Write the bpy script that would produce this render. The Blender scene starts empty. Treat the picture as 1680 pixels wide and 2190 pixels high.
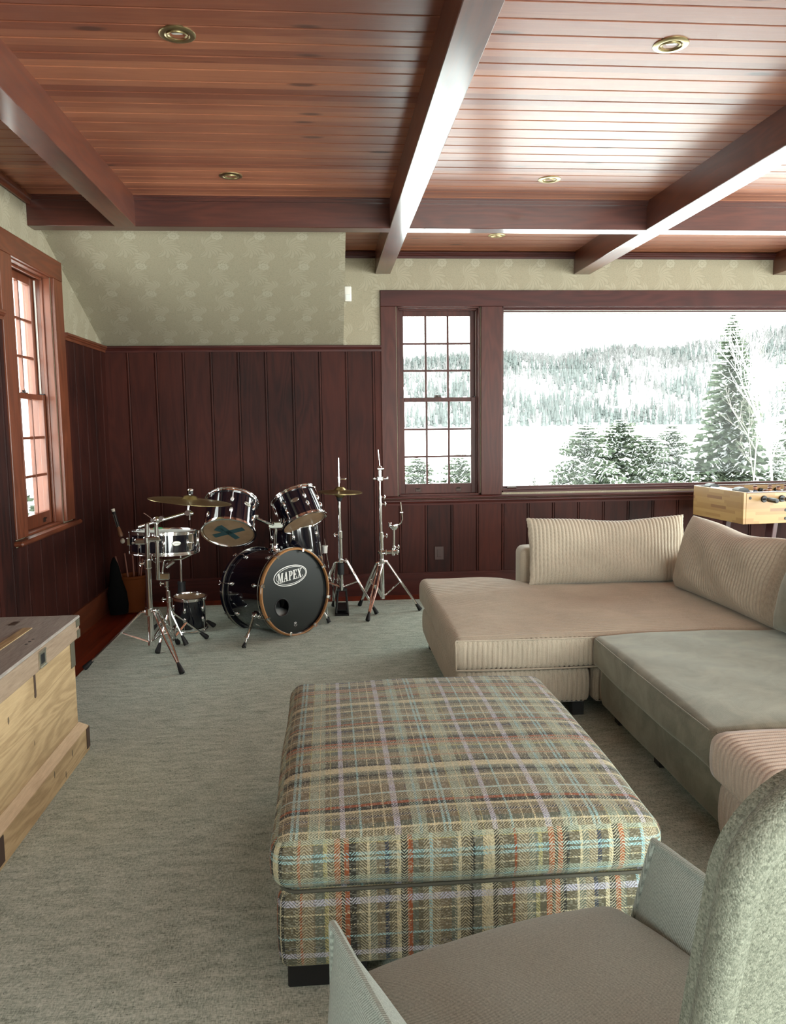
import bpy, bmesh, math, random
import numpy as np
from mathutils import Matrix, Vector
R_ = math.radians
PI = math.pi
scene = bpy.context.scene
COL = scene.collection

# ------------------------------------------------------------------ camera
CAM_H = 1.5
YAW, PIT, ROL, FPX = R_(4.62), R_(6.37), R_(-0.71), 1700.0
cy, sy, cp, sp, cr, sr = math.cos(YAW), math.sin(YAW), math.cos(PIT), math.sin(PIT), math.cos(ROL), math.sin(ROL)
c_f = Vector((sy*cp, cy*cp, -sp)); _r = Vector((cy, -sy, 0)); _u = _r.cross(c_f)
c_r = cr*_r + sr*_u; c_u = -sr*_r + cr*_u
cam_d = bpy.data.cameras.new('camera'); cam = bpy.data.objects.new('camera', cam_d); COL.objects.link(cam)
M = Matrix.Identity(4)
for i in range(3):
    M[i][0] = c_r[i]; M[i][1] = c_u[i]; M[i][2] = -c_f[i]
M[2][3] = CAM_H
cam.matrix_world = M
cam_d.sensor_fit = 'VERTICAL'; cam_d.sensor_height = 24.0; cam_d.lens = 24.0*FPX/2190.0
cam_d.clip_start = 0.02; cam_d.clip_end = 3000
scene.camera = cam

# ------------------------------------------------------------------ world, lights, exposure
SKY_N, SKY_S = 2.6, 6.4          # lower strength in view, extra added behind the camera to light the room
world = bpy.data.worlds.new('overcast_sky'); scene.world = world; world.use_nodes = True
wt = world.node_tree; wt.nodes.clear()
wo = wt.nodes.new('ShaderNodeOutputWorld'); wb = wt.nodes.new('ShaderNodeBackground')
wg = wt.nodes.new('ShaderNodeTexCoord'); wsx = wt.nodes.new('ShaderNodeSeparateXYZ'); wr = wt.nodes.new('ShaderNodeValToRGB')
wt.links.new(wg.outputs['Generated'], wsx.inputs[0]); wt.links.new(wsx.outputs['Z'], wr.inputs[0])
wr.color_ramp.elements[0].color = (0.93, 1.0, 0.955, 1); wr.color_ramp.elements[0].position = 0.0
wr.color_ramp.elements[1].color = (0.94, 1.0, 0.96, 1); wr.color_ramp.elements[1].position = 0.6
wt.links.new(wr.outputs[0], wb.inputs['Color'])
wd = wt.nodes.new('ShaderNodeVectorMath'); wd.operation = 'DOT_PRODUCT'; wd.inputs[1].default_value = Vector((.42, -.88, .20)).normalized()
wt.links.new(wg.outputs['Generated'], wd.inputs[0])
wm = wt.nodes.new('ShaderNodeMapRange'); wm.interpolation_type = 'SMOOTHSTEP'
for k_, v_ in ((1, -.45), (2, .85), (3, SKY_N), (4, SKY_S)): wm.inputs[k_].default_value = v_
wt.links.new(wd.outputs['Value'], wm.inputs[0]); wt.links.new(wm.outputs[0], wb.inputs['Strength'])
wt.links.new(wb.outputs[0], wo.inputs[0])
vs = scene.view_settings
vs.view_transform = 'Standard'; vs.look = 'None'; vs.gamma = 1.0; vs.use_curve_mapping = False
vs.exposure = 1.4

def portal(name, loc, size, d):
    L = bpy.data.lights.new(name, 'AREA'); L.shape = 'RECTANGLE'; L.size, L.size_y = size
    L.cycles.is_portal = True
    o = bpy.data.objects.new(name, L); COL.objects.link(o); o.location = loc
    o.rotation_euler = Vector(d).to_track_quat('-Z', 'Y').to_euler()
    return o

# room numbers (metres)
XL, YB, ZC, XR, YF = -1.835, 6.863, 2.935, 6.2, -2.6
ZB = 2.751                                   # underside of the beams
WT = 0.19                                    # wall thickness
RAIL = 2.155
PIC_X0, PIC_X1, PIC_Z0, PIC_Z1 = 1.515, 4.75, 0.885, 2.485
portal('daylight_portal', ((PIC_X0+PIC_X1)/2, YB+WT+.01, 1.68), (3.24, 1.62), (0, -1, 0))
portal('daylight_portal', (0.963, YB+WT+.01, 1.68), (.74, 1.64), (0, -1, 0))
portal('daylight_portal', (XL-WT-.01, 5.285, 1.67), (.74, 1.70), (1, 0, 0))
REAR = (0.8, 5.7, 0.15, 2.60)
LEFT = (-1.8, -0.3, 0.84, 2.505)              # second window in the left wall, behind the camera               # window wall behind the camera
RIGHT = (-1.2, 5.0, 0.35, 2.45)              # glazed doors on the right wall
portal('daylight_portal', (3.25, YF-.22, 1.38), (5.0, 2.5), (0, 1, 0))
portal('daylight_portal', (XL-WT-.01, -1.05, 1.67), (1.6, 1.7), (1, 0, 0))
portal('daylight_portal', (XR+.22, 1.9, 1.4), (6.2, 2.1), (-1, 0, 0))

# ------------------------------------------------------------------ helpers
def ray(px, py):
    return c_f + c_r*((px-840)/FPX) - c_u*((py-1095)/FPX)
CP = Vector((0, 0, CAM_H))
def pY(px, py, y):
    d = ray(px, py); return CP + d*(y/d.y)
def pZ(px, py, z=0.0):
    d = ray(px, py); return CP + d*((z-CAM_H)/d.z)
def pX(px, py, x):
    d = ray(px, py); return CP + d*(x/d.x)

def basis(o):
    m = o.matrix_basis.copy()
    return m if o.parent is None else basis(o.parent) @ m

def frame(axis, origin=(0, 0, 0), hint=None):
    """matrix whose local Z runs along axis"""
    z = Vector(axis).normalized()
    h = Vector(hint) if hint else (Vector((0, 0, 1)) if abs(z.z) < .9 else Vector((0, 1, 0)))
    x = h.cross(z)
    if x.length < 1e-6: x = Vector((1, 0, 0))
    x.normalize(); y = z.cross(x)
    m = Matrix.Identity(4)
    for i in range(3):
        m[i][0] = x[i]; m[i][1] = y[i]; m[i][2] = z[i]; m[i][3] = origin[i]
    return m

class MB:
    def __init__(s): s.bm = bmesh.new(); s.uv = None
    def _add(s, vs, fs, M=None):
        vv = [s.bm.verts.new((M @ Vector(v)) if M else v) for v in vs]
        for f in fs:
            try: s.bm.faces.new([vv[i] for i in f])
            except ValueError: pass
        return vv
    def box(s, lo, hi, M=None, bev=0.0, seg=1):
        b = bmesh.new()
        bmesh.ops.create_cube(b, size=1)
        for v in b.verts:
            v.co = Vector([lo[i]+(v.co[i]+.5)*(hi[i]-lo[i]) for i in range(3)])
        if bev > 0:
            bmesh.ops.bevel(b, geom=b.edges[:], offset=bev, segments=seg, affect='EDGES', profile=.5)
        s._add([v.co.copy() for v in b.verts], [[v.index for v in f.verts] for f in b.faces] if b.verts.index_update() is None else [], M)
        b.free(); return s
    def lathe(s, prof, M=None, seg=32, a0=0, a1=2*PI):
        full = abs(a1-a0-2*PI) < 1e-6; n = seg if full else seg+1
        vs = []; fs = []
        for i in range(n):
            a = a0+(a1-a0)*i/seg
            for r, z in prof: vs.append((r*math.cos(a), r*math.sin(a), z))
        k = len(prof)
        for i in range(seg):
            j = (i+1) % n
            for q in range(k-1):
                p0, p1 = prof[q], prof[q+1]
                if p0[0] < 1e-7 and p1[0] < 1e-7: continue
                f = [i*k+q, j*k+q, j*k+q+1, i*k+q+1]
                if p0[0] < 1e-7: f = [i*k+q, j*k+q+1, i*k+q+1]
                elif p1[0] < 1e-7: f = [i*k+q, j*k+q, i*k+q+1]
                fs.append(f)
        s._add(vs, fs, M); return s
    def cyl(s, a, b, r, r1=None, seg=14, cap=True):
        r1 = r if r1 is None else r1
        a = Vector(a); b = Vector(b); h = (b-a).length
        if h < 1e-6: return s
        p = [(r, 0), (r1, h)]
        if cap: p = [(0, 0)]+p+[(0, h)]
        return s.lathe(p, frame(b-a, a), seg)
    def tube(s, pts, r, seg=10, rad=None, closed=False, flat=1.0):
        pts = [Vector(p) for p in pts]; n = len(pts)
        vs = []; fs = []; up = None
        for i, p in enumerate(pts):
            t = (pts[(i+1) % n]-pts[i-1]) if closed else (pts[min(i+1, n-1)]-pts[max(i-1, 0)])
            t.normalize()
            if up is None: up = Vector((0, 0, 1)) if abs(t.z) < .9 else Vector((1, 0, 0))
            x = up.cross(t)
            if x.length < 1e-5: x = Vector((0, 1, 0)).cross(t)
            x.normalize(); y = t.cross(x); up = y
            rr = rad[i] if rad else r
            for k in range(seg):
                a = 2*PI*k/seg; vs.append(p+x*math.cos(a)*rr+y*math.sin(a)*rr*flat)
        m = n if closed else n-1
        for i in range(m):
            j = (i+1) % n
            for k in range(seg):
                l = (k+1) % seg
                fs.append([i*seg+k, i*seg+l, j*seg+l, j*seg+k])
        if not closed:
            fs.append(list(range(seg))[::-1]); fs.append([(n-1)*seg+k for k in range(seg)])
        s._add(vs, fs); return s
    def sph(s, c, r, sc=(1, 1, 1), seg=16, M=None):
        k = seg//2
        prof = [(r*math.sin(PI*i/k) if 0 < i < k else 0, -r*math.cos(PI*i/k)) for i in range(k+1)]
        m = Matrix.Translation(Vector(c)) @ (M or Matrix.Identity(4)) @ Matrix.Diagonal((sc[0], sc[1], sc[2], 1))
        return s.lathe(prof, m, seg)
    def torus(s, M, R, r, seg=48, sec=8, flat=1.0):
        prof = [(R+r*math.cos(2*PI*k/sec), r*flat*math.sin(2*PI*k/sec)) for k in range(sec+1)]
        return s.lathe(prof, M, seg)
    def prism(s, pts, h, M=None):
        """2D outline in local XY extruded along +Z"""
        n = len(pts)
        vs = [(x, y, 0) for x, y in pts]+[(x, y, h) for x, y in pts]
        fs = [list(range(n))[::-1], list(range(n, 2*n))]+[[i, (i+1) % n, n+(i+1) % n, n+i] for i in range(n)]
        s._add(vs, fs, M); return s
    def bar(s, a, b, w, t, hint=(0, 0, 1), bev=0.0):
        a = Vector(a); b = Vector(b)
        return s.box((-w/2, -t/2, 0), (w/2, t/2, (b-a).length), frame(b-a, a, hint), bev)
    def build(s, name, mat, parent=None, ang=35, origin=None):
        bm = s.bm
        bmesh.ops.remove_doubles(bm, verts=bm.verts[:], dist=2e-6)
        bmesh.ops.recalc_face_normals(bm, faces=bm.faces[:])
        if parent is not None:
            bm.transform(basis(parent).inverted())
        elif origin != 'keep':
            if origin is None:
                xs = [v.co for v in bm.verts]
                lo = [min(c[i] for c in xs) for i in range(3)]; hi = [max(c[i] for c in xs) for i in range(3)]
                origin = Vector(((lo[0]+hi[0])/2, (lo[1]+hi[1])/2, lo[2]))
            bm.transform(Matrix.Translation(-Vector(origin)))
        me = bpy.data.meshes.new(name)
        ca = R_(ang)
        for f in bm.faces: f.smooth = True
        for e in bm.edges:
            e.smooth = len(e.link_faces) == 2 and e.calc_face_angle(0) < ca
        bm.to_mesh(me); bm.free()
        me.materials.append(mat)
        o = bpy.data.objects.new(name, me); COL.objects.link(o)
        if parent is not None: o.parent = parent
        elif origin != 'keep': o.location = origin
        return o

def tag(o, label=None, cat=None, group=None, kind=None):
    if label: o['label'] = label
    if cat: o['category'] = cat
    if group: o['group'] = group
    if kind: o['kind'] = kind
    return o
def thing(name, label, cat, loc=(0, 0, 0), rz=0.0, group=None):
    o = bpy.data.objects.new(name, None); COL.objects.link(o); o.empty_display_size = .1
    o.location = loc; o.rotation_euler = (0, 0, rz)
    return tag(o, label, cat, group)
def copy_tree(o, parent=None):
    c = o.copy(); COL.objects.link(c); c.parent = parent
    for ch in list(o.children): copy_tree(ch, c)
    return c

# ------------------------------------------------------------------ node helper and materials
class NT:
    def __init__(s, name):
        s.m = bpy.data.materials.new(name); s.m.use_nodes = True; s.t = s.m.node_tree; s.t.nodes.clear()
        s.out = s.t.nodes.new('ShaderNodeOutputMaterial')
    def n(s, typ, inp=None, **kw):
        d = s.t.nodes.new(typ)
        for k, v in kw.items(): setattr(d, k, v)
        for k, v in (inp or {}).items(): s.put(d.inputs[k], v)
        return d
    def put(s, sock, v):
        if isinstance(v, bpy.types.NodeSocket): s.t.links.new(v, sock)
        elif isinstance(v, bpy.types.Node): s.t.links.new(v.outputs[0], sock)
        else:
            if hasattr(sock.default_value, '__len__') and not hasattr(v, '__len__'): v = (v,)*len(sock.default_value)
            if hasattr(v, '__len__') and len(sock.default_value) == 4 and len(v) == 3: v = (*v, 1)
            sock.default_value = v
    def math(s, op, a, b=0.0, c=0.0, clamp=False):
        d = s.n('ShaderNodeMath', {0: a, 1: b, 2: c}, operation=op, use_clamp=clamp); return d.outputs[0]
    def mix(s, f, a, b, blend='MIX'):
        d = s.n('ShaderNodeMix', data_type='RGBA', blend_type=blend)
        s.put(d.inputs[0], f); s.put(d.inputs[6], a); s.put(d.inputs[7], b); return d.outputs[2]
    def ramp(s, f, stops, interp='LINEAR'):
        d = s.n('ShaderNodeValToRGB', {0: f}); r = d.color_ramp; r.interpolation = interp
        while len(r.elements) < len(stops): r.elements.new(.5)
        for e, (p, c) in zip(r.elements, stops):
            e.position = p; e.color = (*c, 1) if len(c) == 3 else c
        return d.outputs[0]
    def coord(s, kind='Object', scale=(1, 1, 1), loc=(0, 0, 0), rot=(0, 0, 0)):
        if kind == 'Position': c = s.n('ShaderNodeNewGeometry').outputs['Position']
        else: c = s.n('ShaderNodeTexCoord').outputs[kind]
        return s.n('ShaderNodeMapping', {0: c, 'Scale': scale, 'Location': loc, 'Rotation': rot}).outputs[0]
    def noise(s, v, scale=5, detail=4, rough=.55, dist=0, out='Fac'):
        return s.n('ShaderNodeTexNoise', {'Vector': v, 'Scale': scale, 'Detail': detail, 'Roughness': rough, 'Distortion': dist}).outputs[out]
    def sep(s, v): return s.n('ShaderNodeSeparateXYZ', {0: v}).outputs
    def comb(s, x, y, z): return s.n('ShaderNodeCombineXYZ', {0: x, 1: y, 2: z}).outputs[0]
    def bump(s, h, strength=.3, dist=.01):
        return s.n('ShaderNodeBump', {'Height': h, 'Strength': strength, 'Distance': dist}).outputs[0]
    def bsdf(s, color, rough=.5, metal=0, normal=None, spec=.5, coat=0, coat_rough=.1, sheen=0, sheen_rough=.4, sheen_tint=(1, 1, 1)):
        b = s.n('ShaderNodeBsdfPrincipled', {'Base Color': color, 'Roughness': rough, 'Metallic': metal, 'Specular IOR Level': spec,
              'Coat Weight': coat, 'Coat Roughness': coat_rough, 'Sheen Weight': sheen, 'Sheen Roughness': sheen_rough, 'Sheen Tint': sheen_tint})
        if normal is not None:
            s.put(b.inputs['Normal'], normal)
        s.t.links.new(b.outputs[0], s.out.inputs[0]); return b

def plain(name, c, rough=.5, metal=0, **k):
    n = NT(name)
    v = n.noise(n.coord('Object', (1, 1, 1)), 40, 2)
    n.bsdf(n.mix(n.math('MULTIPLY', v, .12), c, tuple(x*.7 for x in c)), rough, metal, **k); return n.m

def wood(name, dark, light, axis, plank=None, rough=.35, coat=0.0, coat_rough=.2, knots=0.0, grain=1.0, var=.35, kind='Position', spec=.5, offs=0.0, bump=.15, ringw=.22, finew=.6):
    """axis: grain direction 0/1/2; plank: (axis, width) for board to board variation"""
    n = NT(name)
    c = n.coord(kind); xyz = n.sep(c)
    pv = None
    if plank:
        pid = n.math('FLOOR', n.math('DIVIDE', n.math('SUBTRACT', xyz[plank[0]], offs), plank[1]))
        wn = n.n('ShaderNodeTexWhiteNoise', {'W': pid}, noise_dimensions='1D'); pv = wn.outputs[0]
        shift = n.math('MULTIPLY', pv, 37.0)
    else: shift = 0.0
    s = [26*grain]*3; s[axis] = 1.6*grain
    sc = n.n('ShaderNodeVectorMath', {0: c, 1: tuple(s)}, operation='MULTIPLY').outputs[0]
    sc = n.n('ShaderNodeVectorMath', {0: sc, 1: n.comb(shift, shift, shift)}, operation='ADD').outputs[0]
    fine = n.noise(sc, 3.0, 6, .7)
    s2 = [5.5*grain]*3; s2[axis] = .8*grain
    sc2 = n.n('ShaderNodeVectorMath', {0: c, 1: tuple(s2)}, operation='MULTIPLY').outputs[0]
    sc2 = n.n('ShaderNodeVectorMath', {0: sc2, 1: n.comb(shift, shift, shift)}, operation='ADD').outputs[0]
    big = n.noise(sc2, 1.0, 2, .4, .4)
    rings = n.math('MULTIPLY_ADD', n.math('SINE', n.math('MULTIPLY', big, 60.0)), .5, .5)
    f = n.math('ADD', n.math('MULTIPLY_ADD', n.math('SUBTRACT', fine, .5), finew, .3), n.math('MULTIPLY', rings, ringw))
    f = n.math('ADD', f, n.math('MULTIPLY', n.math('SUBTRACT', n.noise(c, 1.3, 2), .5), .5))
    if pv is not None: f = n.math('ADD', f, n.math('MULTIPLY', n.math('SUBTRACT', pv, .5), var))
    col = n.ramp(f, [(.12, dark), (.75, light)])
    ro = n.math('MULTIPLY_ADD', fine, .16, rough-.06)
    if knots > 0:
        ks = [9.0]*3; ks[axis] = 2.6
        kc = n.n('ShaderNodeVectorMath', {0: c, 1: tuple(ks)}, operation='MULTIPLY').outputs[0]
        vo = n.n('ShaderNodeTexVoronoi', {'Vector': kc, 'Scale': 1.0, 'Randomness': 1.0})
        gate = n.math('GREATER_THAN', n.sep(vo.outputs['Color'])[0], 1-knots)
        kd = n.math('ADD', vo.outputs['Distance'], n.math('MULTIPLY', n.math('SUBTRACT', fine, .5), .10))
        k = n.math('MULTIPLY', gate, n.ramp(kd, [(.10, (1, 1, 1)), (.19, (0, 0, 0))]))
        col = n.mix(n.math('MULTIPLY', k, .75), col, tuple(x*.25 for x in dark))
        hgt = n.math('SUBTRACT', fine, n.math('MULTIPLY', k, 2.5))
    else: hgt = fine
    n.bsdf(col, ro, 0, n.bump(hgt, bump, .004), spec, coat, coat_rough)
    return n.m

WD, WL = (.012, .0018, .0012), (.074, .0145, .0085)
m_ceil = wood('stained_pine_boards', (.22, .062, .030), (.46, .170, .085), 0, (1, .119), rough=.55, spec=.4, coat=.48, ringw=.07, finew=.42, coat_rough=.27, knots=.24, var=.5, offs=3.155)
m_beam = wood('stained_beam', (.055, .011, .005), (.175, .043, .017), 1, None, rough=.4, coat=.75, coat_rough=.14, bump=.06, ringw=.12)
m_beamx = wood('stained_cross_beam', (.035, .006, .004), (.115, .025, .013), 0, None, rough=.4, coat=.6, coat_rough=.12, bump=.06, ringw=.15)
m_panel = wood('wainscot_boards', WD, WL, 2, (0, .2265), rough=.6, spec=.22, finew=.45, ringw=.1, var=.26, offs=.173-.2265)
m_panelL = wood('wainscot_boards_side', WD, WL, 2, (1, .2265), rough=.6, spec=.22, finew=.45, ringw=.1, var=.2)
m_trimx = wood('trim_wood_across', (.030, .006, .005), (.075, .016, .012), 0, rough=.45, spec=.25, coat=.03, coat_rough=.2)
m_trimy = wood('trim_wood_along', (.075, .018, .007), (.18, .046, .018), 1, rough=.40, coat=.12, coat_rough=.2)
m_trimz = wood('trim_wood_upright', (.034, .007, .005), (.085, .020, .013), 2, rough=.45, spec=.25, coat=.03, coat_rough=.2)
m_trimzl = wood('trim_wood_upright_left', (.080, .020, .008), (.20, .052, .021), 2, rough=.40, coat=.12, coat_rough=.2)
m_floor = wood('stained_floor_boards', (.10, .012, .004), (.28, .045, .014), 1, (0, .09), rough=.3, coat=.3)

def wallpaper(name, axes, slope=False):
    n = NT(name)
    c = n.coord('Position'); p = n.sep(c)
    u = p[axes[0]]; v = p[axes[1]]
    if slope: v = n.math('MULTIPLY', v, 2.366)
    PU, PV = .285, .335
    wob = n.noise(c, 9, 2, .5)
    def fr(a, per, off=0.0): return n.math('SUBTRACT', n.math('FRACT', n.math('ADD', n.math('DIVIDE', a, per), 100+off)), .5)
    # flowers
    fu = n.math('MULTIPLY', fr(u, PU), PU); fv = n.math('MULTIPLY', fr(v, PV), PV)
    r = n.math('SQRT', n.math('ADD', n.math('MULTIPLY', fu, fu), n.math('MULTIPLY', fv, fv)))
    th = n.math('ARCTAN2', fv, fu)
    pet = n.math('MULTIPLY_ADD', n.math('COSINE', n.math('MULTIPLY', th, 8)), .006, .042)
    inside = n.math('LESS_THAN', r, pet)
    ring = n.math('LESS_THAN', n.math('ABSOLUTE', n.math('SUBTRACT', r, pet)), .0028)
    ring2 = n.math('LESS_THAN', n.math('ABSOLUTE', n.math('SUBTRACT', r, .017)), .0022)
    petl = n.math('MULTIPLY', inside, n.math('LESS_THAN', n.math('ABSOLUTE', n.math('SINE', n.math('MULTIPLY', th, 4))), .16))
    # leafy plumes: radial veins fanning from offset points
    gu = n.math('MULTIPLY', fr(u, PU, .32), PU); gv = n.math('MULTIPLY', fr(v, PV, .35), PV)
    gr = n.math('SQRT', n.math('ADD', n.math('MULTIPLY', gu, gu), n.math('MULTIPLY', gv, gv)))
    gth = n.math('ADD', n.math('ARCTAN2', gv, gu), n.math('MULTIPLY', gr, 6.0))
    fan = n.math('SINE', n.math('MULTIPLY', gth, 17.0))
    leaf_r = n.math('MULTIPLY_ADD', n.math('ABSOLUTE', n.math('SINE', n.math('MULTIPLY', gth, 6.0))), .045, .080)
    leaf = n.math('MULTIPLY', n.math('LESS_THAN', gr, leaf_r), n.math('GREATER_THAN', n.math('SINE', n.math('ADD', gth, 1.2)), -.35))
    vein = n.math('MULTIPLY', leaf, n.math('GREATER_THAN', fan, .72))
    ledge = n.math('MULTIPLY', n.math('LESS_THAN', n.math('ABSOLUTE', n.math('SUBTRACT', gr, leaf_r)), .003), n.math('GREATER_THAN', n.math('SINE', n.math('ADD', gth, 1.2)), -.35))
    # curling background sprigs
    vo = n.n('ShaderNodeTexVoronoi', {'Vector': n.n('ShaderNodeVectorMath', {0: c, 1: n.n('ShaderNodeVectorMath', {0: n.noise(c, 14, 2, .5, 0, 'Color'), 1: (.05, .05, .05)}, operation='MULTIPLY').outputs[0]}, operation='ADD').outputs[0], 'Scale': 58.0}, feature='DISTANCE_TO_EDGE')
    sprig = n.math('LESS_THAN', vo.outputs['Distance'], .07)
    base = (.325, .280, .200); lt = (.405, .356, .265); dk = (.235, .206, .145)
    col = n.mix(n.math('MULTIPLY', sprig, .42), base, dk)
    hu = n.math('MULTIPLY', fr(u, PU, .80), PU); hv = n.math('MULTIPLY', fr(v, PV, .78), PV)
    hr_ = n.math('SQRT', n.math('ADD', n.math('MULTIPLY', hu, hu), n.math('MULTIPLY', hv, hv)))
    hth = n.math('SUBTRACT', n.math('ARCTAN2', hv, hu), n.math('MULTIPLY', hr_, 7.0))
    lf2 = n.math('MULTIPLY', n.math('LESS_THAN', hr_, n.math('MULTIPLY_ADD', n.math('ABSOLUTE', n.math('SINE', n.math('MULTIPLY', hth, 5.0))), .04, .06)), n.math('GREATER_THAN', n.math('SINE', n.math('SUBTRACT', hth, .6)), -.1))
    col = n.mix(n.math('MULTIPLY', lf2, .55), col, lt); col = n.mix(n.math('MULTIPLY', n.math('MULTIPLY', lf2, n.math('GREATER_THAN', n.math('SINE', n.math('MULTIPLY', hth, 15.0)), .75)), .5), col, dk)
    col = n.mix(n.math('MULTIPLY', leaf, .75), col, n.mix(n.noise(c, 60, 2), lt, base))
    col = n.mix(n.math('MULTIPLY', n.math('MAXIMUM', vein, ledge), .55), col, dk)
    col = n.mix(inside, col, (.395, .35, .262))
    col = n.mix(n.math('MULTIPLY', n.math('MAXIMUM', n.math('MAXIMUM', ring, petl), n.math('MULTIPLY', ring2, inside)), .6), col, dk)
    col = n.mix(n.math('MULTIPLY', n.noise(c, 2.0, 2), .22), col, (.29, .275, .195))
    n.bsdf(col, .75, 0, None, .25)
    return n.m
m_wpB = wallpaper('leafy_wallpaper_back', (0, 2)); m_wpL = wallpaper('leafy_wallpaper_side', (1, 2)); m_wpS = wallpaper('leafy_wallpaper_slope', (0, 2), True)

def rug_mat():
    n = NT('green_grey_woven_carpet')
    c = n.coord('Position')
    a = n.noise(n.coord('Position', (55, 230, 1)), 1, 3, .7)
    b = n.noise(n.coord('Position', (230, 60, 1)), 1, 3, .7)
    big = n.noise(c, 3.2, 3, .6); mid = n.noise(n.coord('Position', (9, 30, 1)), 1, 3, .6)
    f = n.math('ADD', n.math('MULTIPLY', a, .55), n.math('MULTIPLY', b, .55))
    f = n.math('ADD', f, n.math('MULTIPLY', n.math('SUBTRACT', mid, .5), .35))
    col = n.ramp(f, [(.36, (.10, .120, .094)), (.50, (.34, .395, .335)), (.64, (.59, .655, .575)), (.8, (.74, .79, .71))])
    col = n.mix(n.math('MULTIPLY', big, .35), col, (.34, .40, .34))
    fleck = n.math('GREATER_THAN', n.noise(n.coord('Position', (90, 120, 1)), 1, 1), .74)
    col = n.mix(n.math('MULTIPLY', fleck, .7), col, (.035, .035, .03))
    n.bsdf(col, .95, 0, n.bump(f, .55, .004), .15, sheen=.15)
    return n.m
m_rug = rug_mat()

def plaid_mat():
    n = NT('multicolour_plaid_herringbone')
    uv = n.n('ShaderNodeTexCoord').outputs['UV']; p = n.sep(uv); u, v = p[0], p[1]
    OL, DK, OR, CR, AQ, LV, TN, GG, YE, NV = (.125, .118, .075), (.026, .027, .022), (.33, .085, .026), (.66, .60, .38), (.33, .56, .58), (.52, .53, .64), (.21, .175, .11), (.14, .17, .135), (.45, .43, .19), (.03, .045, .08)
    def stops(lst):
        t = sum(w for w, _ in lst); x = 0; r = []
        for w, c in lst: r.append((x/t, c)); x += w
        return t, r
    A = [(18, TN), (6, GG), (3, CR), (9, OL), (4, DK), (8, GG), (12, CR), (5, DK), (14, OL), (3, OR), (12, TN), (9, GG), (4, YE), (6, OL), (6, OR), (3, DK), (5, OR), (7, DK), (10, OL), (3, CR), (6, GG), (8, TN), (4, NV), (8, OL), (4, CR), (6, DK), (5, OR), (6, GG), (10, OL), (4, AQ)]
    MT_ = (.36, .44, .34)
    B = [(8, OL), (1, CR), (6, TN), (5, LV), (7, OL), (2, NV), (5, MT_), (2, AQ), (4, MT_), (5, OL), (1, CR), (6, TN), (2, AQ), (2, GG), (2, AQ), (7, TN), (1, YE), (7, MT_), (1, CR), (4, MT_), (4, OL), (1, YE), (6, GG), (4, LV), (3, OL), (2, NV), (6, OL), (2, AQ), (8, TN), (1, CR)]
    ta, sa = stops(A); tb, sb = stops(B)
    wa = n.math('FRACT', n.math('DIVIDE', u, .56)); wb_ = n.math('FRACT', n.math('DIVIDE', v, .40))
    ca = n.ramp(wa, sa, 'CONSTANT'); cb = n.ramp(wb_, sb, 'CONSTANT')
    th = .0021
    iu = n.math('FLOOR', n.math('DIVIDE', u, th)); iv = n.math('FLOOR', n.math('DIVIDE', v, th))
    tri = n.math('PINGPONG', iu, 11.0)                      # herringbone reversal
    ph = n.math('FRACT', n.math('DIVIDE', n.math('ADD', n.math('ADD', tri, iv), 400), 4.0))
    fine = n.math('LESS_THAN', ph, .49)
    wide = n.math('FRACT', n.math('DIVIDE', n.math('ADD', n.math('DIVIDE', v, th), n.math('PINGPONG', n.math('DIVIDE', u, th), 11.0)), 4.0))
    bright = n.ramp(wb_, [(p_, (1, 1, 1) if c_ in (AQ, LV, CR, YE, MT_) else (0, 0, 0)) for p_, c_ in sb], 'CONSTANT')
    rust = n.ramp(wa, [(p_, (1, 1, 1) if c_ in (OR, DK) else (0, 0, 0)) for p_, c_ in sa], 'CONSTANT')
    pick = n.math('LESS_THAN', wide, n.math('SUBTRACT', n.math('MULTIPLY_ADD', bright, .42, .30), n.math('MULTIPLY', rust, .22)))
    col = n.mix(pick, ca, cb)
    # light yarn of the herringbone
    cream = n.math('MULTIPLY', n.math('LESS_THAN', n.math('ABSOLUTE', n.math('SUBTRACT', wide, .26)), .17), n.math('GREATER_THAN', n.math('FRACT', n.math('DIVIDE', u, .083)), .45))
    col = n.mix(n.math('MULTIPLY', cream, .75), col, (.62, .57, .38))
    nz = n.noise(n.coord('UV', (380, 380, 1)), 1, 2)
    col = n.mix(n.math('MULTIPLY', nz, .30), col, (.08, .08, .07))
    yr = n.n('ShaderNodeTexWhiteNoise', {'Vector': n.comb(iu, n.math('FLOOR', n.math('DIVIDE', v, .006)), 0)}, noise_dimensions='2D').outputs[0]
    yq = n.n('ShaderNodeTexWhiteNoise', {'Vector': n.comb(n.math('FLOOR', n.math('DIVIDE', u, .006)), iv, 0)}, noise_dimensions='2D').outputs[0]
    col = n.mix(n.math('MULTIPLY', n.math('GREATER_THAN', yr, .70), .35), col, (.07, .075, .06)); col = n.mix(n.math('MULTIPLY', n.math('GREATER_THAN', yq, .80), .22), col, (.68, .70, .58))
    h = n.math('ABSOLUTE', n.math('SUBTRACT', wide, .5))
    n.bsdf(col, .85, 0, n.bump(n.math('ADD', h, nz), .35, .0012), .2, sheen=.12)
    return n.m
m_plaid = plaid_mat()

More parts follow.
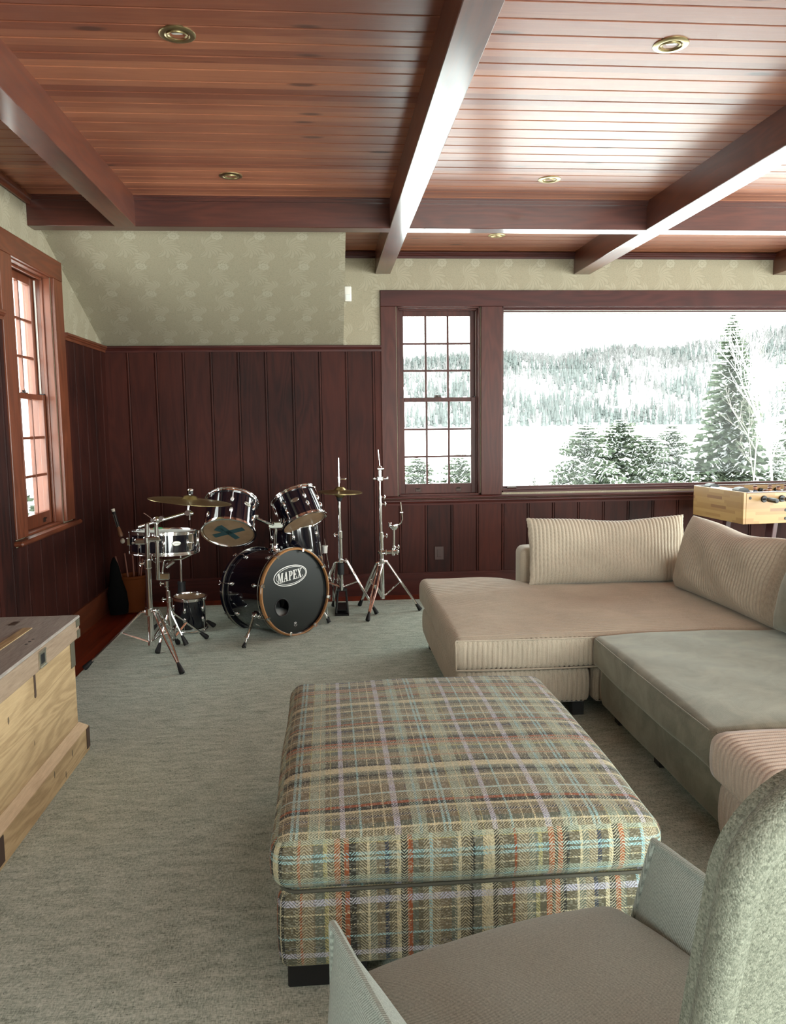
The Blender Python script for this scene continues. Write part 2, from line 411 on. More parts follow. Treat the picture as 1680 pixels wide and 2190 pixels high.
def fabric(name, c1, c2, sx=420, blotch=.0, sheen=.2, rough=.85, bump=.4, bs=.0015, twill=False, big=5.0, kind='UV', sheen_tint=(1, 1, 1)):
    n = NT(name)
    c = n.coord(kind, (sx, sx, sx)); p = n.sep(c)
    a = n.math('SINE', p[0]); b = n.math('SINE', p[1])
    w = n.math('MULTIPLY', a, b) if not twill else n.math('SINE', n.math('ADD', p[0], n.math('MULTIPLY', p[1], 1.0)))
    nz = n.noise(n.coord(kind, (sx*.22, sx*.22, sx*.22)), 1, 3, .7)
    f = n.math('ADD', n.math('MULTIPLY_ADD', w, .22, .5), n.math('MULTIPLY', n.math('SUBTRACT', nz, .5), .9))
    col = n.ramp(f, [(.2, c1), (.8, c2)])
    if blotch:
        bl = n.noise(n.coord('Object'), big, 4, .6, .8)
        col = n.mix(n.math('MULTIPLY', n.ramp(bl, [(.38, (0, 0, 0)), (.66, (1, 1, 1))]), blotch), col, tuple(min(1, x*1.75) for x in c2))
    n.bsdf(col, rough, 0, n.bump(f, bump, bs), .2, sheen=sheen, sheen_tint=sheen_tint)
    return n.m
m_cord = fabric('beige_corduroy', (.34, .288, .222), (.49, .428, .338), 900, .12, .35, .8, .2, kind='Object', big=4)
m_cord2 = fabric('pinkish_corduroy', (.38, .305, .25), (.53, .44, .365), 900, .12, .35, .8, .2, kind='Object', big=4)
m_velvet = fabric('grey_green_velvet', (.115, .110, .082), (.195, .187, .145), 900, .45, .5, .7, .15, kind='Object', big=7, sheen_tint=(.9, .95, .85))
m_tweed = fabric('grey_twill_upholstery', (.19, .220, .196), (.47, .53, .48), 1300, .0, .15, .9, .5, .0012, True, kind='Object')
m_chen = None
def chenille():
    n = NT('grey_chenille_upholstery'); c = n.coord('Object')
    vo = n.n('ShaderNodeTexVoronoi', {'Vector': n.n('ShaderNodeVectorMath', {0: c, 1: (1, 1, .75)}, operation='MULTIPLY').outputs[0], 'Scale': 560.0})
    nz = n.noise(c, 260, 3, .7); big = n.noise(c, 7, 3)
    f = n.math('ADD', n.math('MULTIPLY', n.sep(vo.outputs['Color'])[0], .30), n.math('MULTIPLY', nz, .70))
    col = n.ramp(f, [(.25, (.075, .080, .060)), (.8, (.30, .31, .245))])
    col = n.mix(n.math('MULTIPLY', big, .3), col, (.16, .175, .14))
    n.bsdf(col, .95, 0, n.bump(n.math('ADD', n.math('MULTIPLY', vo.outputs['Distance'], -1.0), nz), .45, .002), .15, sheen=.05); return n.m
m_chen = chenille()
m_seam = plain('dark_seam', (.09, .09, .07), .9)

m_black = plain('matt_black', (.006, .006, .007), .45)
m_rubber = plain('black_rubber', (.008, .008, .010), .6)
m_lacq = plain('black_lacquer', (.003, .003, .007), .08, coat=1.0, coat_rough=.03)
m_blackhead = plain('black_drumhead', (.010, .013, .013), .38)
m_hoopw = plain('amber_lacquered_wood', (.34, .155, .05), .3, coat=.6)
m_white = plain('white_print', (.80, .80, .78), .6)
m_whitep = plain('white_plastic', (.78, .75, .70), .5)
m_brownp = plain('brown_plastic', (.050, .024, .021), .45)
m_bronze = plain('dark_bronze', (.035, .02, .015), .4, .6)
m_chrome = plain('chrome', (.86, .86, .86), .09, 1)
m_nickel = plain('satin_nickel', (.62, .60, .52), .28, 1)
m_steel = plain('polished_rod', (.75, .75, .75), .15, 1)
m_tape = plain('teal_tape', (.016, .052, .058), .75)
m_brass = plain('antique_brass', (.50, .41, .22), .33, 1)
def clear_head():
    n = NT('tan_resonant_head'); c = n.coord('Object')
    n.bsdf(n.ramp(n.noise(c, 9, 3), [(.3, (.20, .125, .072)), (.7, (.27, .175, .105))]), .22, 0, None, .5); return n.m
m_head = clear_head()
m_headw = plain('white_coated_head', (.72, .74, .72), .5)
def cymbal_mat():
    n = NT('bronze_cymbal'); c = n.coord('Object'); p = n.sep(c)
    r = n.math('SQRT', n.math('ADD', n.math('MULTIPLY', p[0], p[0]), n.math('MULTIPLY', p[1], p[1])))
    g = n.math('MULTIPLY_ADD', n.math('SINE', n.math('MULTIPLY', r, 2600)), .5, .5)
    col = n.mix(n.noise(c, 14, 3), (.42, .31, .13), (.60, .50, .26))
    n.bsdf(col, .28, 1, n.bump(g, .12, .0006)); return n.m
m_cym = cymbal_mat()
m_terra = plain('terracotta', (.10, .026, .006), .85, spec=.1)
def glass_mat():
    n = NT('window_glass')
    lw = n.n('ShaderNodeLayerWeight', {'Blend': .5}).outputs['Facing']; fr = n.math('MULTIPLY_ADD', n.math('POWER', lw, 5.0), .8, .006); t = n.n('ShaderNodeBsdfTransparent', {'Color': (.97, .985, .98, 1)}); g = n.n('ShaderNodeBsdfGlossy', {'Roughness': .01})
    mx = n.n('ShaderNodeMixShader', {0: fr, 1: t, 2: g}); n.t.links.new(mx.outputs[0], n.out.inputs[0]); return n.m
m_glass = glass_mat()
def emit(name, c, s):
    n = NT(name); e = n.n('ShaderNodeEmission', {'Color': (*c, 1), 'Strength': s}); n.t.links.new(e.outputs[0], n.out.inputs[0]); return n.m

def chest_mat(name, kind):
    n = NT(name); c = n.coord('Object')
    s = n.n('ShaderNodeVectorMath', {0: c, 1: (9, 1.1, 9)}, operation='MULTIPLY').outputs[0]
    big = n.noise(s, .9, 3, .5, .9); rings = n.math('MULTIPLY_ADD', n.math('SINE', n.math('MULTIPLY', big, 42.0)), .5, .5)
    fine = n.noise(n.n('ShaderNodeVectorMath', {0: c, 1: (60, 5, 60)}, operation='MULTIPLY').outputs[0], 2.5, 5, .65)
    f = n.math('ADD', n.math('MULTIPLY', rings, .33 if kind == 'body' else .10), n.math('MULTIPLY', fine, .65 if kind == 'body' else .88))
    if kind == 'body': st = [(.2, (.33, .225, .115)), (.8, (.55, .40, .225))]
    elif kind == 'lid': st = [(.2, (.22, .155, .105)), (.8, (.40, .30, .215))]
    elif kind == 'top': st = [(.2, (.21, .185, .165)), (.8, (.44, .40, .365))]
    else: st = [(.2, (.46, .33, .20)), (.8, (.70, .54, .36))]
    col = n.ramp(f, st)
    vo = n.n('ShaderNodeTexVoronoi', {'Vector': n.n('ShaderNodeVectorMath', {0: c, 1: (28, 22, 9)}, operation='MULTIPLY').outputs[0], 'Scale': 1.0})
    gate = n.math('GREATER_THAN', n.sep(vo.outputs['Color'])[1], .90)
    k = n.math('MULTIPLY', gate, n.math('LESS_THAN', n.math('ADD', vo.outputs['Distance'], n.math('MULTIPLY', fine, .15)), .22))
    col = n.mix(n.math('MULTIPLY', k, .8), col, (.05, .035, .025))
    n.bsdf(col, .6, 0, n.bump(fine, .3, .003), .35); return n.m
m_cb, m_cl, m_ct, m_cs = (chest_mat('chest_'+k, k) for k in ('body', 'lid', 'top', 'strip'))

def butcher():
    n = NT('strip_laminated_wood'); uv = n.coord('UV'); p = n.sep(uv)
    row = n.math('FLOOR', n.math('DIVIDE', p[1], .024))
    off = n.n('ShaderNodeTexWhiteNoise', {'W': row}, noise_dimensions='1D').outputs[0]
    cell = n.math('FLOOR', n.math('ADD', n.math('DIVIDE', p[0], .21), n.math('MULTIPLY', off, 7)))
    r = n.n('ShaderNodeTexWhiteNoise', {'Vector': n.comb(row, cell, 0)}, noise_dimensions='2D').outputs[0]
    col = n.ramp(r, [(0, (.19, .085, .03)), (.12, (.20, .09, .032)), (.16, (.30, .165, .056)), (.45, (.345, .20, .070)), (.8, (.385, .232, .085))], 'CONSTANT')
    fine = n.noise(n.coord('UV', (12, 260, 1)), 1, 3)
    col = n.mix(n.math('MULTIPLY', fine, .3), col, (.30, .165, .055))
    n.bsdf(col, .4, coat=.15); return n.m
m_butch = butcher()
def snow_mat():
    n = NT('snow'); c = n.coord('Position')
    n.bsdf(n.mix(n.noise(c, .05, 3), (.86, .88, .90), (.93, .94, .94)), .9); return n.m
m_snow = snow_mat()
def leaf_mat(name, a, b):
    n = NT(name); c = n.coord('Object')
    n.bsdf(n.mix(n.noise(c, 2.2, 3), a, b), .9, spec=.1); return n.m
m_needle = leaf_mat('spruce_needles', (.034, .050, .036), (.075, .088, .056))  # needle colours lightened to carry the haze
m_bark = leaf_mat('grey_bark', (.11, .10, .09), (.20, .18, .16))
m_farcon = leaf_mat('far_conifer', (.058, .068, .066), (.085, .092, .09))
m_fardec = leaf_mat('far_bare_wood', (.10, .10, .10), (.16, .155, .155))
m_birch = leaf_mat('snowy_birch_bark', (.30, .30, .28), (.62, .62, .60))

# ================================================================== STRUCTURE
def struct(o, label=None):
    o['kind'] = 'structure'
    if label: o['label'] = label
    return o

f = MB(); f.box((XL-.2, YF-.2, -.12), (XR+.2, YB+.2, 0)); struct(f.build('floor', m_floor, origin='keep'), 'dark red wooden floor around the carpet')

# ceiling: tongue and groove boards running left to right
f = MB(); f.box((XL-.2, YF-.2, ZC+.023), (XR+.2, YB+.2, ZC+.15))
y = 3.155-.119*60
prof = []
while y < YB:
    if y > YF-.15:
        prof += [(y-.0595, ZC+.022), (y-.0560, ZC+.022), (y-.0558, ZC+.003), (y-.0535, ZC), (y+.0535, ZC), (y+.0558, ZC+.003), (y+.0560, ZC+.022), (y+.0595, ZC+.022)]
    y += .119
n = len(prof)
vs_ = [(XL-.05, a, b) for a, b in prof]+[(XR+.05, a, b) for a, b in prof]
f._add(vs_, [[i, i+1, n+i+1, n+i] for i in range(n-1)])
struct(f.build('ceiling', m_ceil, origin='keep', ang=8), 'stained knotty board ceiling')

def wainscot(mb, a0, a1, z0, z1, T, first, pitch=.2265):
    """boards with a bead between them; T maps (along, out, z) to world"""
    pts = [(a0, 0.0)]
    g = first-pitch*math.ceil((first-a0)/pitch)
    while g < a1+pitch:
        for da, dz in ((-.0135, 0), (-.0125, -.009), (-.0085, -.009), (-.0075, -.002), (-.004, .0005), (0, .0012), (.004, .0005), (.0075, -.002), (.0085, -.009), (.0125, -.009), (.0135, 0)):
            if a0 < g+da < a1: pts.append((g+da, dz))
        g += pitch
    pts.append((a1, 0.0)); k = len(pts)
    vs = [T(a, d, z0) for a, d in pts]+[T(a, d, z1) for a, d in pts]
    mb._add(vs, [[i, i+1, k+i+1, k+i] for i in range(k-1)])

# back wall with two openings
W2X0, W2X1, WZ0, WZ1 = .604, 1.322, .868, 2.485
wb_mb = MB()
def back(x0, x1, z0, z1): wb_mb.box((x0, YB, z0), (x1, YB+WT, z1))
back(XL-.2, W2X0-.001, -.12, ZC+.1); back(W2X0-.001, W2X1+.001, -.12, WZ0-.001); back(W2X0-.001, PIC_X1+.001, WZ1+.001, ZC+.1)
back(W2X1+.001, PIC_X0-.001, WZ0-.001, WZ1+.001); back(W2X1+.001, XR+.2, -.12, PIC_Z0-.001); back(PIC_X1+.001, XR+.2, PIC_Z0-.001, ZC+.1)
wall_back = struct(wb_mb.build('wall_back', m_wpB, origin='keep'), 'back wall with leafy wallpaper above red-brown panelling')
f = MB(); Tb = lambda a, d, z: (a, YB-.014-d, z)
wainscot(f, XL, .467, .19, RAIL-.01, Tb, .173); wainscot(f, .467, XR, .19, .80, Tb, 1.069)
f.build('wainscot', m_panel, wall_back, ang=25)
def chair_rail(name, T, a0, a1, z, parent, mat):
    mb = MB(); pr = [(0, z-.035), (.012, z-.035), (.014, z-.018), (.022, z-.012), (.026, z-.004), (.034, z), (.034, z+.012), (.030, z+.016), (0, z+.016)]
    k = len(pr); vs = [T(a0, d, zz) for d, zz in pr]+[T(a1, d, zz) for d, zz in pr]
    mb._add(vs, [[i, (i+1) % k, k+(i+1) % k, k+i] for i in range(k)]+[list(range(k)), list(range(k, 2*k))])
    return mb.build(name, mat, parent, ang=25)
TB2 = lambda a, d, z: (a, YB-.012-d, z)
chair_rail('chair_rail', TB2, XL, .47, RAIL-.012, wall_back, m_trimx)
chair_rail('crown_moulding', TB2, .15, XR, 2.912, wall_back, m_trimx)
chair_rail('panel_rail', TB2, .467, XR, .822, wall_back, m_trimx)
f = MB(); f.box((XL, YB-.032, 0), (XR, YB, .178)); f.box((XL, YB-.026, .178), (XR, YB, .196))
struct(f.build('baseboard_back', m_trimx), 'wide red-brown baseboard along the back wall')

# left wall
WL0, WL1 = 4.93, 5.64
f = MB()
def left(y0, y1, z0, z1): f.box((XL-WT, y0, z0), (XL, y1, z1))
left(YF-.2, LEFT[0], 0, ZC+.1); left(LEFT[1], WL0-.001, 0, ZC+.1); left(LEFT[0], LEFT[1], 0, LEFT[2]); left(LEFT[0], LEFT[1], LEFT[3], ZC+.1); left(WL1+.001, YB+.1, 0, ZC+.1); left(WL0-.001, WL1+.001, 0, .839); left(WL0-.001, WL1+.001, 2.506, ZC+.1)
wall_left = struct(f.build('wall_left', m_wpL, origin='keep'), 'left wall with leafy wallpaper above dark panelling')
f = MB(); Tl = lambda a, d, z: (XL+.014+d, a, z)
wainscot(f, 5.823, YB, .19, RAIL-.01, Tl, 6.05); wainscot(f, 4.75, 5.823, .19, .80, Tl, 5.6); wainscot(f, LEFT[1]+.14, 4.75, .19, RAIL-.01, Tl, 5.6); wainscot(f, YF, LEFT[1]+.14, .19, .80, Tl, 5.6)
f.build('wainscot', m_panelL, wall_left, ang=25)
TL2 = lambda a, d, z: (XL+.012+d, a, z)
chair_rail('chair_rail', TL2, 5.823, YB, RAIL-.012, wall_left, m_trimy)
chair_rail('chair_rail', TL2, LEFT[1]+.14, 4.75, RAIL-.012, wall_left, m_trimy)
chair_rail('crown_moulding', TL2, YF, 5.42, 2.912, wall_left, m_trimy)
f = MB(); f.box((XL, YF, 0), (XL+.03, YB-.033, .19)); struct(f.build('baseboard_left', m_trimy), 'red-brown baseboard under the left wall')

# rear and right walls with their glazing (out of frame, they let the daylight in)
f = MB(); a, b, c, d = REAR
f.box((XL-.2, YF-.2, -.1), (a, YF, ZC+.1)); f.box((b, YF-.2, -.1), (XR+.2, YF, ZC+.1)); f.box((a, YF-.2, -.1), (b, YF, c)); f.box((a, YF-.2, d), (b, YF, ZC+.1))
struct(f.build('wall_front', m_wpB, origin='keep'))
f = MB(); a, b, c, d = RIGHT
f.box((XR, YF, -.1), (XR+.2, a, ZC+.1)); f.box((XR, b, -.1), (XR+.2, YB+.2, ZC+.1)); f.box((XR, a, -.1), (XR+.2, b, c)); f.box((XR, a, d), (XR+.2, b, ZC+.1))
struct(f.build('wall_right', m_wpL, origin='keep'))

# sloping ceiling piece with wallpaper, from the panel rail up to the cross beam
f = MB()
f._add([(x, yy, zz) for x in (XL, .151) for yy, zz in ((YB, RAIL+.004), (5.405, 2.842), (5.405, ZC), (YB, ZC))], [[0, 1, 2, 3], [4, 5, 6, 7], [0, 1, 5, 4], [1, 2, 6, 5], [2, 3, 7, 6], [3, 0, 4, 7]])
struct(f.build('wall_slope', m_wpS, origin='keep'), 'sloping wallpapered wall section above the drum corner')

# beams
tn = [0]
def trim(mb, mat, label, **k):
    tn[0] += 1
    return struct(mb.build('trim_%d' % tn[0], mat, **k), label)
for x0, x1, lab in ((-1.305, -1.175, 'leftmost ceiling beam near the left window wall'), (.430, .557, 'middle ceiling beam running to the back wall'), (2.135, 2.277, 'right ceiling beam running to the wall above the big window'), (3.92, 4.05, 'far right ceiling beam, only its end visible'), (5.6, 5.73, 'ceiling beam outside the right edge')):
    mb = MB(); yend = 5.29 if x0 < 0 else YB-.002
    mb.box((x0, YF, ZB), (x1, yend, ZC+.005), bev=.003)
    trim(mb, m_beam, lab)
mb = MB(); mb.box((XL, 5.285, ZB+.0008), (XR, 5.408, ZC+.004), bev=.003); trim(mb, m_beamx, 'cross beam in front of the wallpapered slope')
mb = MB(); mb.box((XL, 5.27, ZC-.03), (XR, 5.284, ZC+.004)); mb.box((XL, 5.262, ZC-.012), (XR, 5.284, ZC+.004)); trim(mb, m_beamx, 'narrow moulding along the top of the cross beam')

# ---------------------------------------------------------------- windows
def dh_window(name, label, P, u0, u1, z0, z1, zm, mat, side=1):
    """double-hung window. P(u, w, z) -> world, w = depth outward from the wall face"""
    def bx(mb, a, b, bev=.002):
        p = [P(*q) for q in (a, b)]
        lo = [min(p[0][i], p[1][i]) for i in range(3)]; hi = [max(p[0][i], p[1][i]) for i in range(3)]
        mb.box(lo, hi, bev=bev, seg=1)
    base = P((u0+u1)/2, 0, z0)
    t = thing(name, None, None, base); t['kind'] = 'structure'; t['label'] = label
    d = .175
    mb = MB()                                    # jamb lining and stops
    for a, b in ((u0, u0+.014), (u1-.014, u1)): bx(mb, (a, 0, z0), (b, d, z1))
    bx(mb, (u0, 0, z1-.014), (u1, d, z1)); bx(mb, (u0, 0, z0), (u1, d, z0+.014))
    for a, b in ((u0+.014, u0+.026), (u1-.026, u1-.014)): bx(mb, (a, .045, z0+.01), (b, .062, z1-.01))
    bx(mb, (u0+.014, .045, z1-.028), (u1-.014, .062, z1-.014))
    mb.build('jamb_lining', mat, t, ang=30)
    a0, a1 = u0+.0145, u1-.0145
    for nm, s0, s1, w in (('lower_sash', z0+.014, zm+.018, .066), ('upper_sash', zm-.018, z1-.014, .108)):
        mb = MB(); st = .052; rb = .085 if nm == 'lower_sash' else .036; rt = .036 if nm == 'lower_sash' else .055
        bx(mb, (a0, w, s0), (a0+st, w+.036, s1)); bx(mb, (a1-st, w, s0), (a1, w+.036, s1))
        bx(mb, (a0+st, w, s0), (a1-st, w+.036, s0+rb)); bx(mb, (a0+st, w, s1-rt), (a1-st, w+.036, s1))
        g0, g1, h0, h1 = a0+st, a1-st, s0+rb, s1-rt
        for k in (1, 2):
            u = g0+(g1-g0)*k/3; bx(mb, (u-.0085, w+.004, h0), (u+.0085, w+.030, h1), .003)
            z = h0+(h1-h0)*k/3; bx(mb, (g0, w+.005, z-.0085), (g1, w+.029, z+.0085), .003)
        sash = mb.build(nm, mat, t, ang=30)
        mb = MB(); bx(mb, (g0-.006, w+.015, h0-.006), (g1+.006, w+.018, h1+.006), 0); mb.build('pane', m_glass, sash)
        if nm == 'lower_sash':
            for k in (.24, .76):
                u = a0+(a1-a0)*k; mb = MB()
                bx(mb, (u-.022, w-.004, s0+.018), (u+.022, w, s0+.046), .001)
                p = P(u, w-.007, s0+.044)
                mb.cyl(Vector(P(u-.014, w-.007, s0+.044)), Vector(P(u+.014, w-.007, s0+.044)), .006)
                mb.build('sash_lift', m_bronze, sash)
            mb = MB(); u = (a0+a1)/2
            bx(mb, (u-.032, w+.004, s1), (u+.032, w+.03, s1+.006), .001)
            mb.cyl(P(u, w+.016, s1), P(u, w+.016, s1+.02), .011)
            mb.cyl(P(u-.028, w+.012, s1+.014), P(u+.028, w+.02, s1+.014), .006)
            mb.build('sash_lock', m_bronze, sash)
            for u in (a0+.012, a1-.012):
                mb = MB(); bx(mb, (u-.014, w+.002, s1), (u+.014, w+.03, s1+.008), .002); mb.build('tilt_latch', m_black, sash)
    mb = MB()
    for u in (u0+.02, u1-.02): bx(mb, (u-.003, .090, zm), (u+.003, .10, z1-.03), 0)
    mb.build('jamb_liner', m_whitep, t)
    return t
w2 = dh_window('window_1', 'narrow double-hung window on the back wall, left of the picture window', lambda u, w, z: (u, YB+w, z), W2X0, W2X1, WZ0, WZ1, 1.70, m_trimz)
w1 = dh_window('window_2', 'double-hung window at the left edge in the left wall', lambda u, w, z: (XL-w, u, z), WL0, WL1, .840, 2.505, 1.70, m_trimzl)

# picture window
t = thing('window_3', None, None, ((PIC_X0+PIC_X1)/2, YB, PIC_Z0)); t['kind'] = 'structure'; t['label'] = 'large fixed picture window over the snowy view'
mb = MB()
mb.box((PIC_X0, YB, PIC_Z0), (PIC_X0+.012, YB+.17, PIC_Z1)); mb.box((PIC_X1-.012, YB, PIC_Z0), (PIC_X1, YB+.17, PIC_Z1))
mb.box((PIC_X0, YB, PIC_Z1-.012), (PIC_X1, YB+.17, PIC_Z1)); mb.box((PIC_X0, YB, PIC_Z0), (PIC_X1, YB+.17, PIC_Z0+.012))
mb.box((PIC_X0, YB+.03, PIC_Z0+.012), (PIC_X1, YB+.05, PIC_Z0+.03), bev=.004); mb.box((PIC_X0, YB+.03, PIC_Z1-.03), (PIC_X1, YB+.05, PIC_Z1-.012), bev=.004)
mb.build('jamb_lining', m_trimx, t, ang=30)
mb = MB(); a0, a1, s0, s1 = PIC_X0+.012, PIC_X1-.012, PIC_Z0+.012, PIC_Z1-.012
for lo, hi in (((a0, 0, s0), (a0+.012, 0, s1)), ((a1-.035, 0, s0), (a1, 0, s1)), ((a0, 0, s0), (a1, 0, s0+.035)), ((a0, 0, s1-.035), (a1, 0, s1))):
    mb.box((lo[0], YB+.085, lo[2]), (hi[0], YB+.12, hi[2]), bev=.003)
fr_ = mb.build('window_frame', m_trimx, t, ang=30)
for y0_, z0_, h_ in ((.052, .030, .010), (.070, .046, .006)):
    mb = MB(); mb.box((PIC_X0+.013, YB+y0_, PIC_Z1-z0_), (PIC_X1-.013, YB+y0_+.012, PIC_Z1-z0_+h_), bev=.002); mb.build('lit_head_strip', m_whitep, t)  # pale strips put in for the light on the reveal head
mb = MB(); mb.box((a0+.006, YB+.10, s0+.029), (a1-.029, YB+.103, s1-.029)); mb.build('pane', m_glass, t)
mb = MB(); q = pY(1092, 1052, YB+.04); mb.box((q.x-.03, YB+.03, PIC_Z0+.030), (q.x+.05, YB+.06, PIC_Z0+.042), bev=.003); mb.build('window_crank', m_bronze, t)
# snow lying on the outer sill
mb = MB(); mb.box((PIC_X0-.2, YB+.2, .70), (PIC_X1+.2, YB+.55, pY(1250, 1039, YB+.4).z), bev=.02); tag(mb.build('snow_ledge', m_snow), 'strip of snow lying outside below the picture window', 'snow', kind='stuff')

# casings, sills as trims
def box_trim(lo, hi, mat, label, bev=.003):
    mb = MB(); mb.box(lo, hi, bev=bev, seg=1); return trim(mb, mat, label)
box_trim((.467, YB-.026, WZ1-.004), (PIC_X1+.14, YB, 2.615), m_trimx, 'long head casing over both back windows')
box_trim((.467, YB-.024, .868), (W2X0-.006, YB, WZ1-.004), m_trimz, 'upright casing left of the narrow back window')
box_trim((W2X1+.006, YB-.024, .868), (PIC_X0-.004, YB, WZ1-.004), m_trimz, 'wide upright casing between the two back windows')
box_trim((PIC_X1+.004, YB-.024, .868), (PIC_X1+.14, YB, WZ1-.004), m_trimz, 'upright casing at the right end of the picture window')
mb = MB(); mb.box((.455, YB-.062, .845), (XR, YB-.001, .868), bev=.008); trim(mb, m_trimx, 'window stool running under the back windows')
YC0, YC1 = 4.75, 5.823
box_trim((XL, YC0, 2.498), (XL+.026, YC1, 2.630), m_trimy, 'head casing of the left window')
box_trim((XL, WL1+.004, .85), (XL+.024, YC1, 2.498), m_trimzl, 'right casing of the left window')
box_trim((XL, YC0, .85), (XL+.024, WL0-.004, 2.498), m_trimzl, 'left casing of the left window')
mb = MB(); mb.box((XL, YC0-.03, .812), (XL+.065, YC1+.03, .842), bev=.010); trim(mb, m_trimy, 'projecting sill of the left window')

# ================================================================== carpet
mb = MB(); mb.box((-1.535, YF+.3, 0.0005), (XR-.4, 6.60, .012), bev=.004); 
rug = tag(mb.build('area_rug', m_rug), 'large grey-green woven carpet covering the dark red floor', 'carpet')
GZ = .0125

# ================================================================== soft furniture
def axis_samples(h, r, core, edge=5):
    """sample positions on [-h, h] with a dense zone of width r at each end"""
    e = h - r*(1-np.cos(np.linspace(0, PI/2, edge+1)))[::-1]      # from h-r to h
    c = np.linspace(-(h-r), h-r, max(2, int(core)+1))
    return np.concatenate([-e[::-1][:-1], c, e[1:]])

def softbox(name, lo, hi, r, mat, parent, M=None, crown=.02, bulge=.008, core=10, ridge=None, pitch=.019, amp=.0042, wob=.004, deform=None, uvf=None, seed=1, crown_lo=0.0):
    """rounded cushion; ridge = {'z': 1, 'y': 0, 'x': 1}: on faces of that axis the cords step along the given axis"""
    lo = np.array(lo, float); hi = np.array(hi, float); c = (lo+hi)/2; h = (hi-lo)/2
    r = min(r, h.min()*.98); V = []; F = []; UV = []; base = 0
    rs = np.random.RandomState(seed); ph = rs.uniform(0, 6, 6)
    for ax in range(3):
        o = [a for a in range(3) if a != ax]
        for sg in (1, -1):
            ra = (ridge or {}).get('xyz'[ax])
            ss = []
            for a in o:
                n = core if ra != a else (2*h[a]/pitch)*7
                ss.append(axis_samples(h[a], r, max(4, n*(1 if ra == a else max(.4, h[a]/h.max())))))
            A, B = np.meshgrid(ss[0], ss[1], indexing='ij')
            p = np.zeros(A.shape+(3,)); p[..., o[0]] = A; p[..., o[1]] = B; p[..., ax] = sg*h[ax]
            q = np.clip(p, -(h-r), h-r); d = p-q; ln = np.linalg.norm(d, axis=-1, keepdims=True); nn = d/np.maximum(ln, 1e-9)
            P = q+nn*r
            if ra is not None:
                w = np.abs(np.sin(PI*(p[..., ra]+c[ra]+.002*np.sin(P[..., 3-ra-ax]*9+ph[0]))/pitch))**.55
                fade = np.clip((h[ra]-np.abs(p[..., ra]))/.01, 0, 1)
                P = P+nn*((w-1)*amp*fade)[..., None]
            X, Y, Z = P[..., 0]/h[0], P[..., 1]/h[1], P[..., 2]/h[2]
            kx, ky, kz = np.clip(1-X*X, 0, 1), np.clip(1-Y*Y, 0, 1), np.clip(1-Z*Z, 0, 1)
            P[..., 2] += np.where(Z > 0, crown, -crown_lo)*np.abs(Z)*(kx*ky)**.6
            P[..., 0] += np.sign(X)*bulge*kz*np.abs(X)**4; P[..., 1] += np.sign(Y)*bulge*kz*np.abs(Y)**4
            P += nn*(wob*(np.sin(P[..., 0]*7+ph[1])*np.sin(P[..., 1]*6+ph[2])+.5*np.sin(P[..., 0]*15+P[..., 1]*11+ph[3])))[..., None]
            W = P+c
            if uvf is not None: UV.append(uvf(ax, sg, p+c).reshape(-1, 2))
            else: UV.append(np.stack([W[..., o[0]], W[..., o[1]]], -1).reshape(-1, 2))
            W = W.reshape(-1, 3)
            if deform is not None: W = deform(W)
            V.append(W); na, nb = A.shape
            i, j = np.meshgrid(np.arange(na-1), np.arange(nb-1), indexing='ij')
            a = base+i*nb+j; quad = np.stack([a, a+nb, a+nb+1, a+1], -1).reshape(-1, 4)
            flip = (sg < 0) ^ (ax == 1)
            F.append(quad[:, ::-1] if flip else quad); base += na*nb
    V = np.concatenate(V); F = np.concatenate(F); UV = np.concatenate(UV)
    if M is not None:
        m = np.array(M); V = V @ m[:3, :3].T + m[:3, 3]
    return raw_obj(name, V, F, mat, parent, UV)

def raw_obj(name, V, F, mat, parent, UV=None):
    if parent is not None:
        mi = np.array(basis(parent).inverted()); V = V @ mi[:3, :3].T + mi[:3, 3]; loc = None
    else:
        lo = V.min(0); hi = V.max(0); loc = ((lo[0]+hi[0])/2, (lo[1]+hi[1])/2, lo[2]); V = V-np.array(loc)
    me = bpy.data.meshes.new(name); me.from_pydata(V.tolist(), [], F.tolist())
    if UV is not None:
        l = me.uv_layers.new(name='uv'); idx = np.zeros(len(me.loops), int); me.loops.foreach_get('vertex_index', idx)
        l.data.foreach_set('uv', UV[idx].ravel())
    me.polygons.foreach_set('use_smooth', [True]*len(me.polygons)); me.materials.append(mat)
    o = bpy.data.objects.new(name, me); COL.objects.link(o)
    if parent is not None: o.parent = parent
    elif loc: o.location = loc
    return o

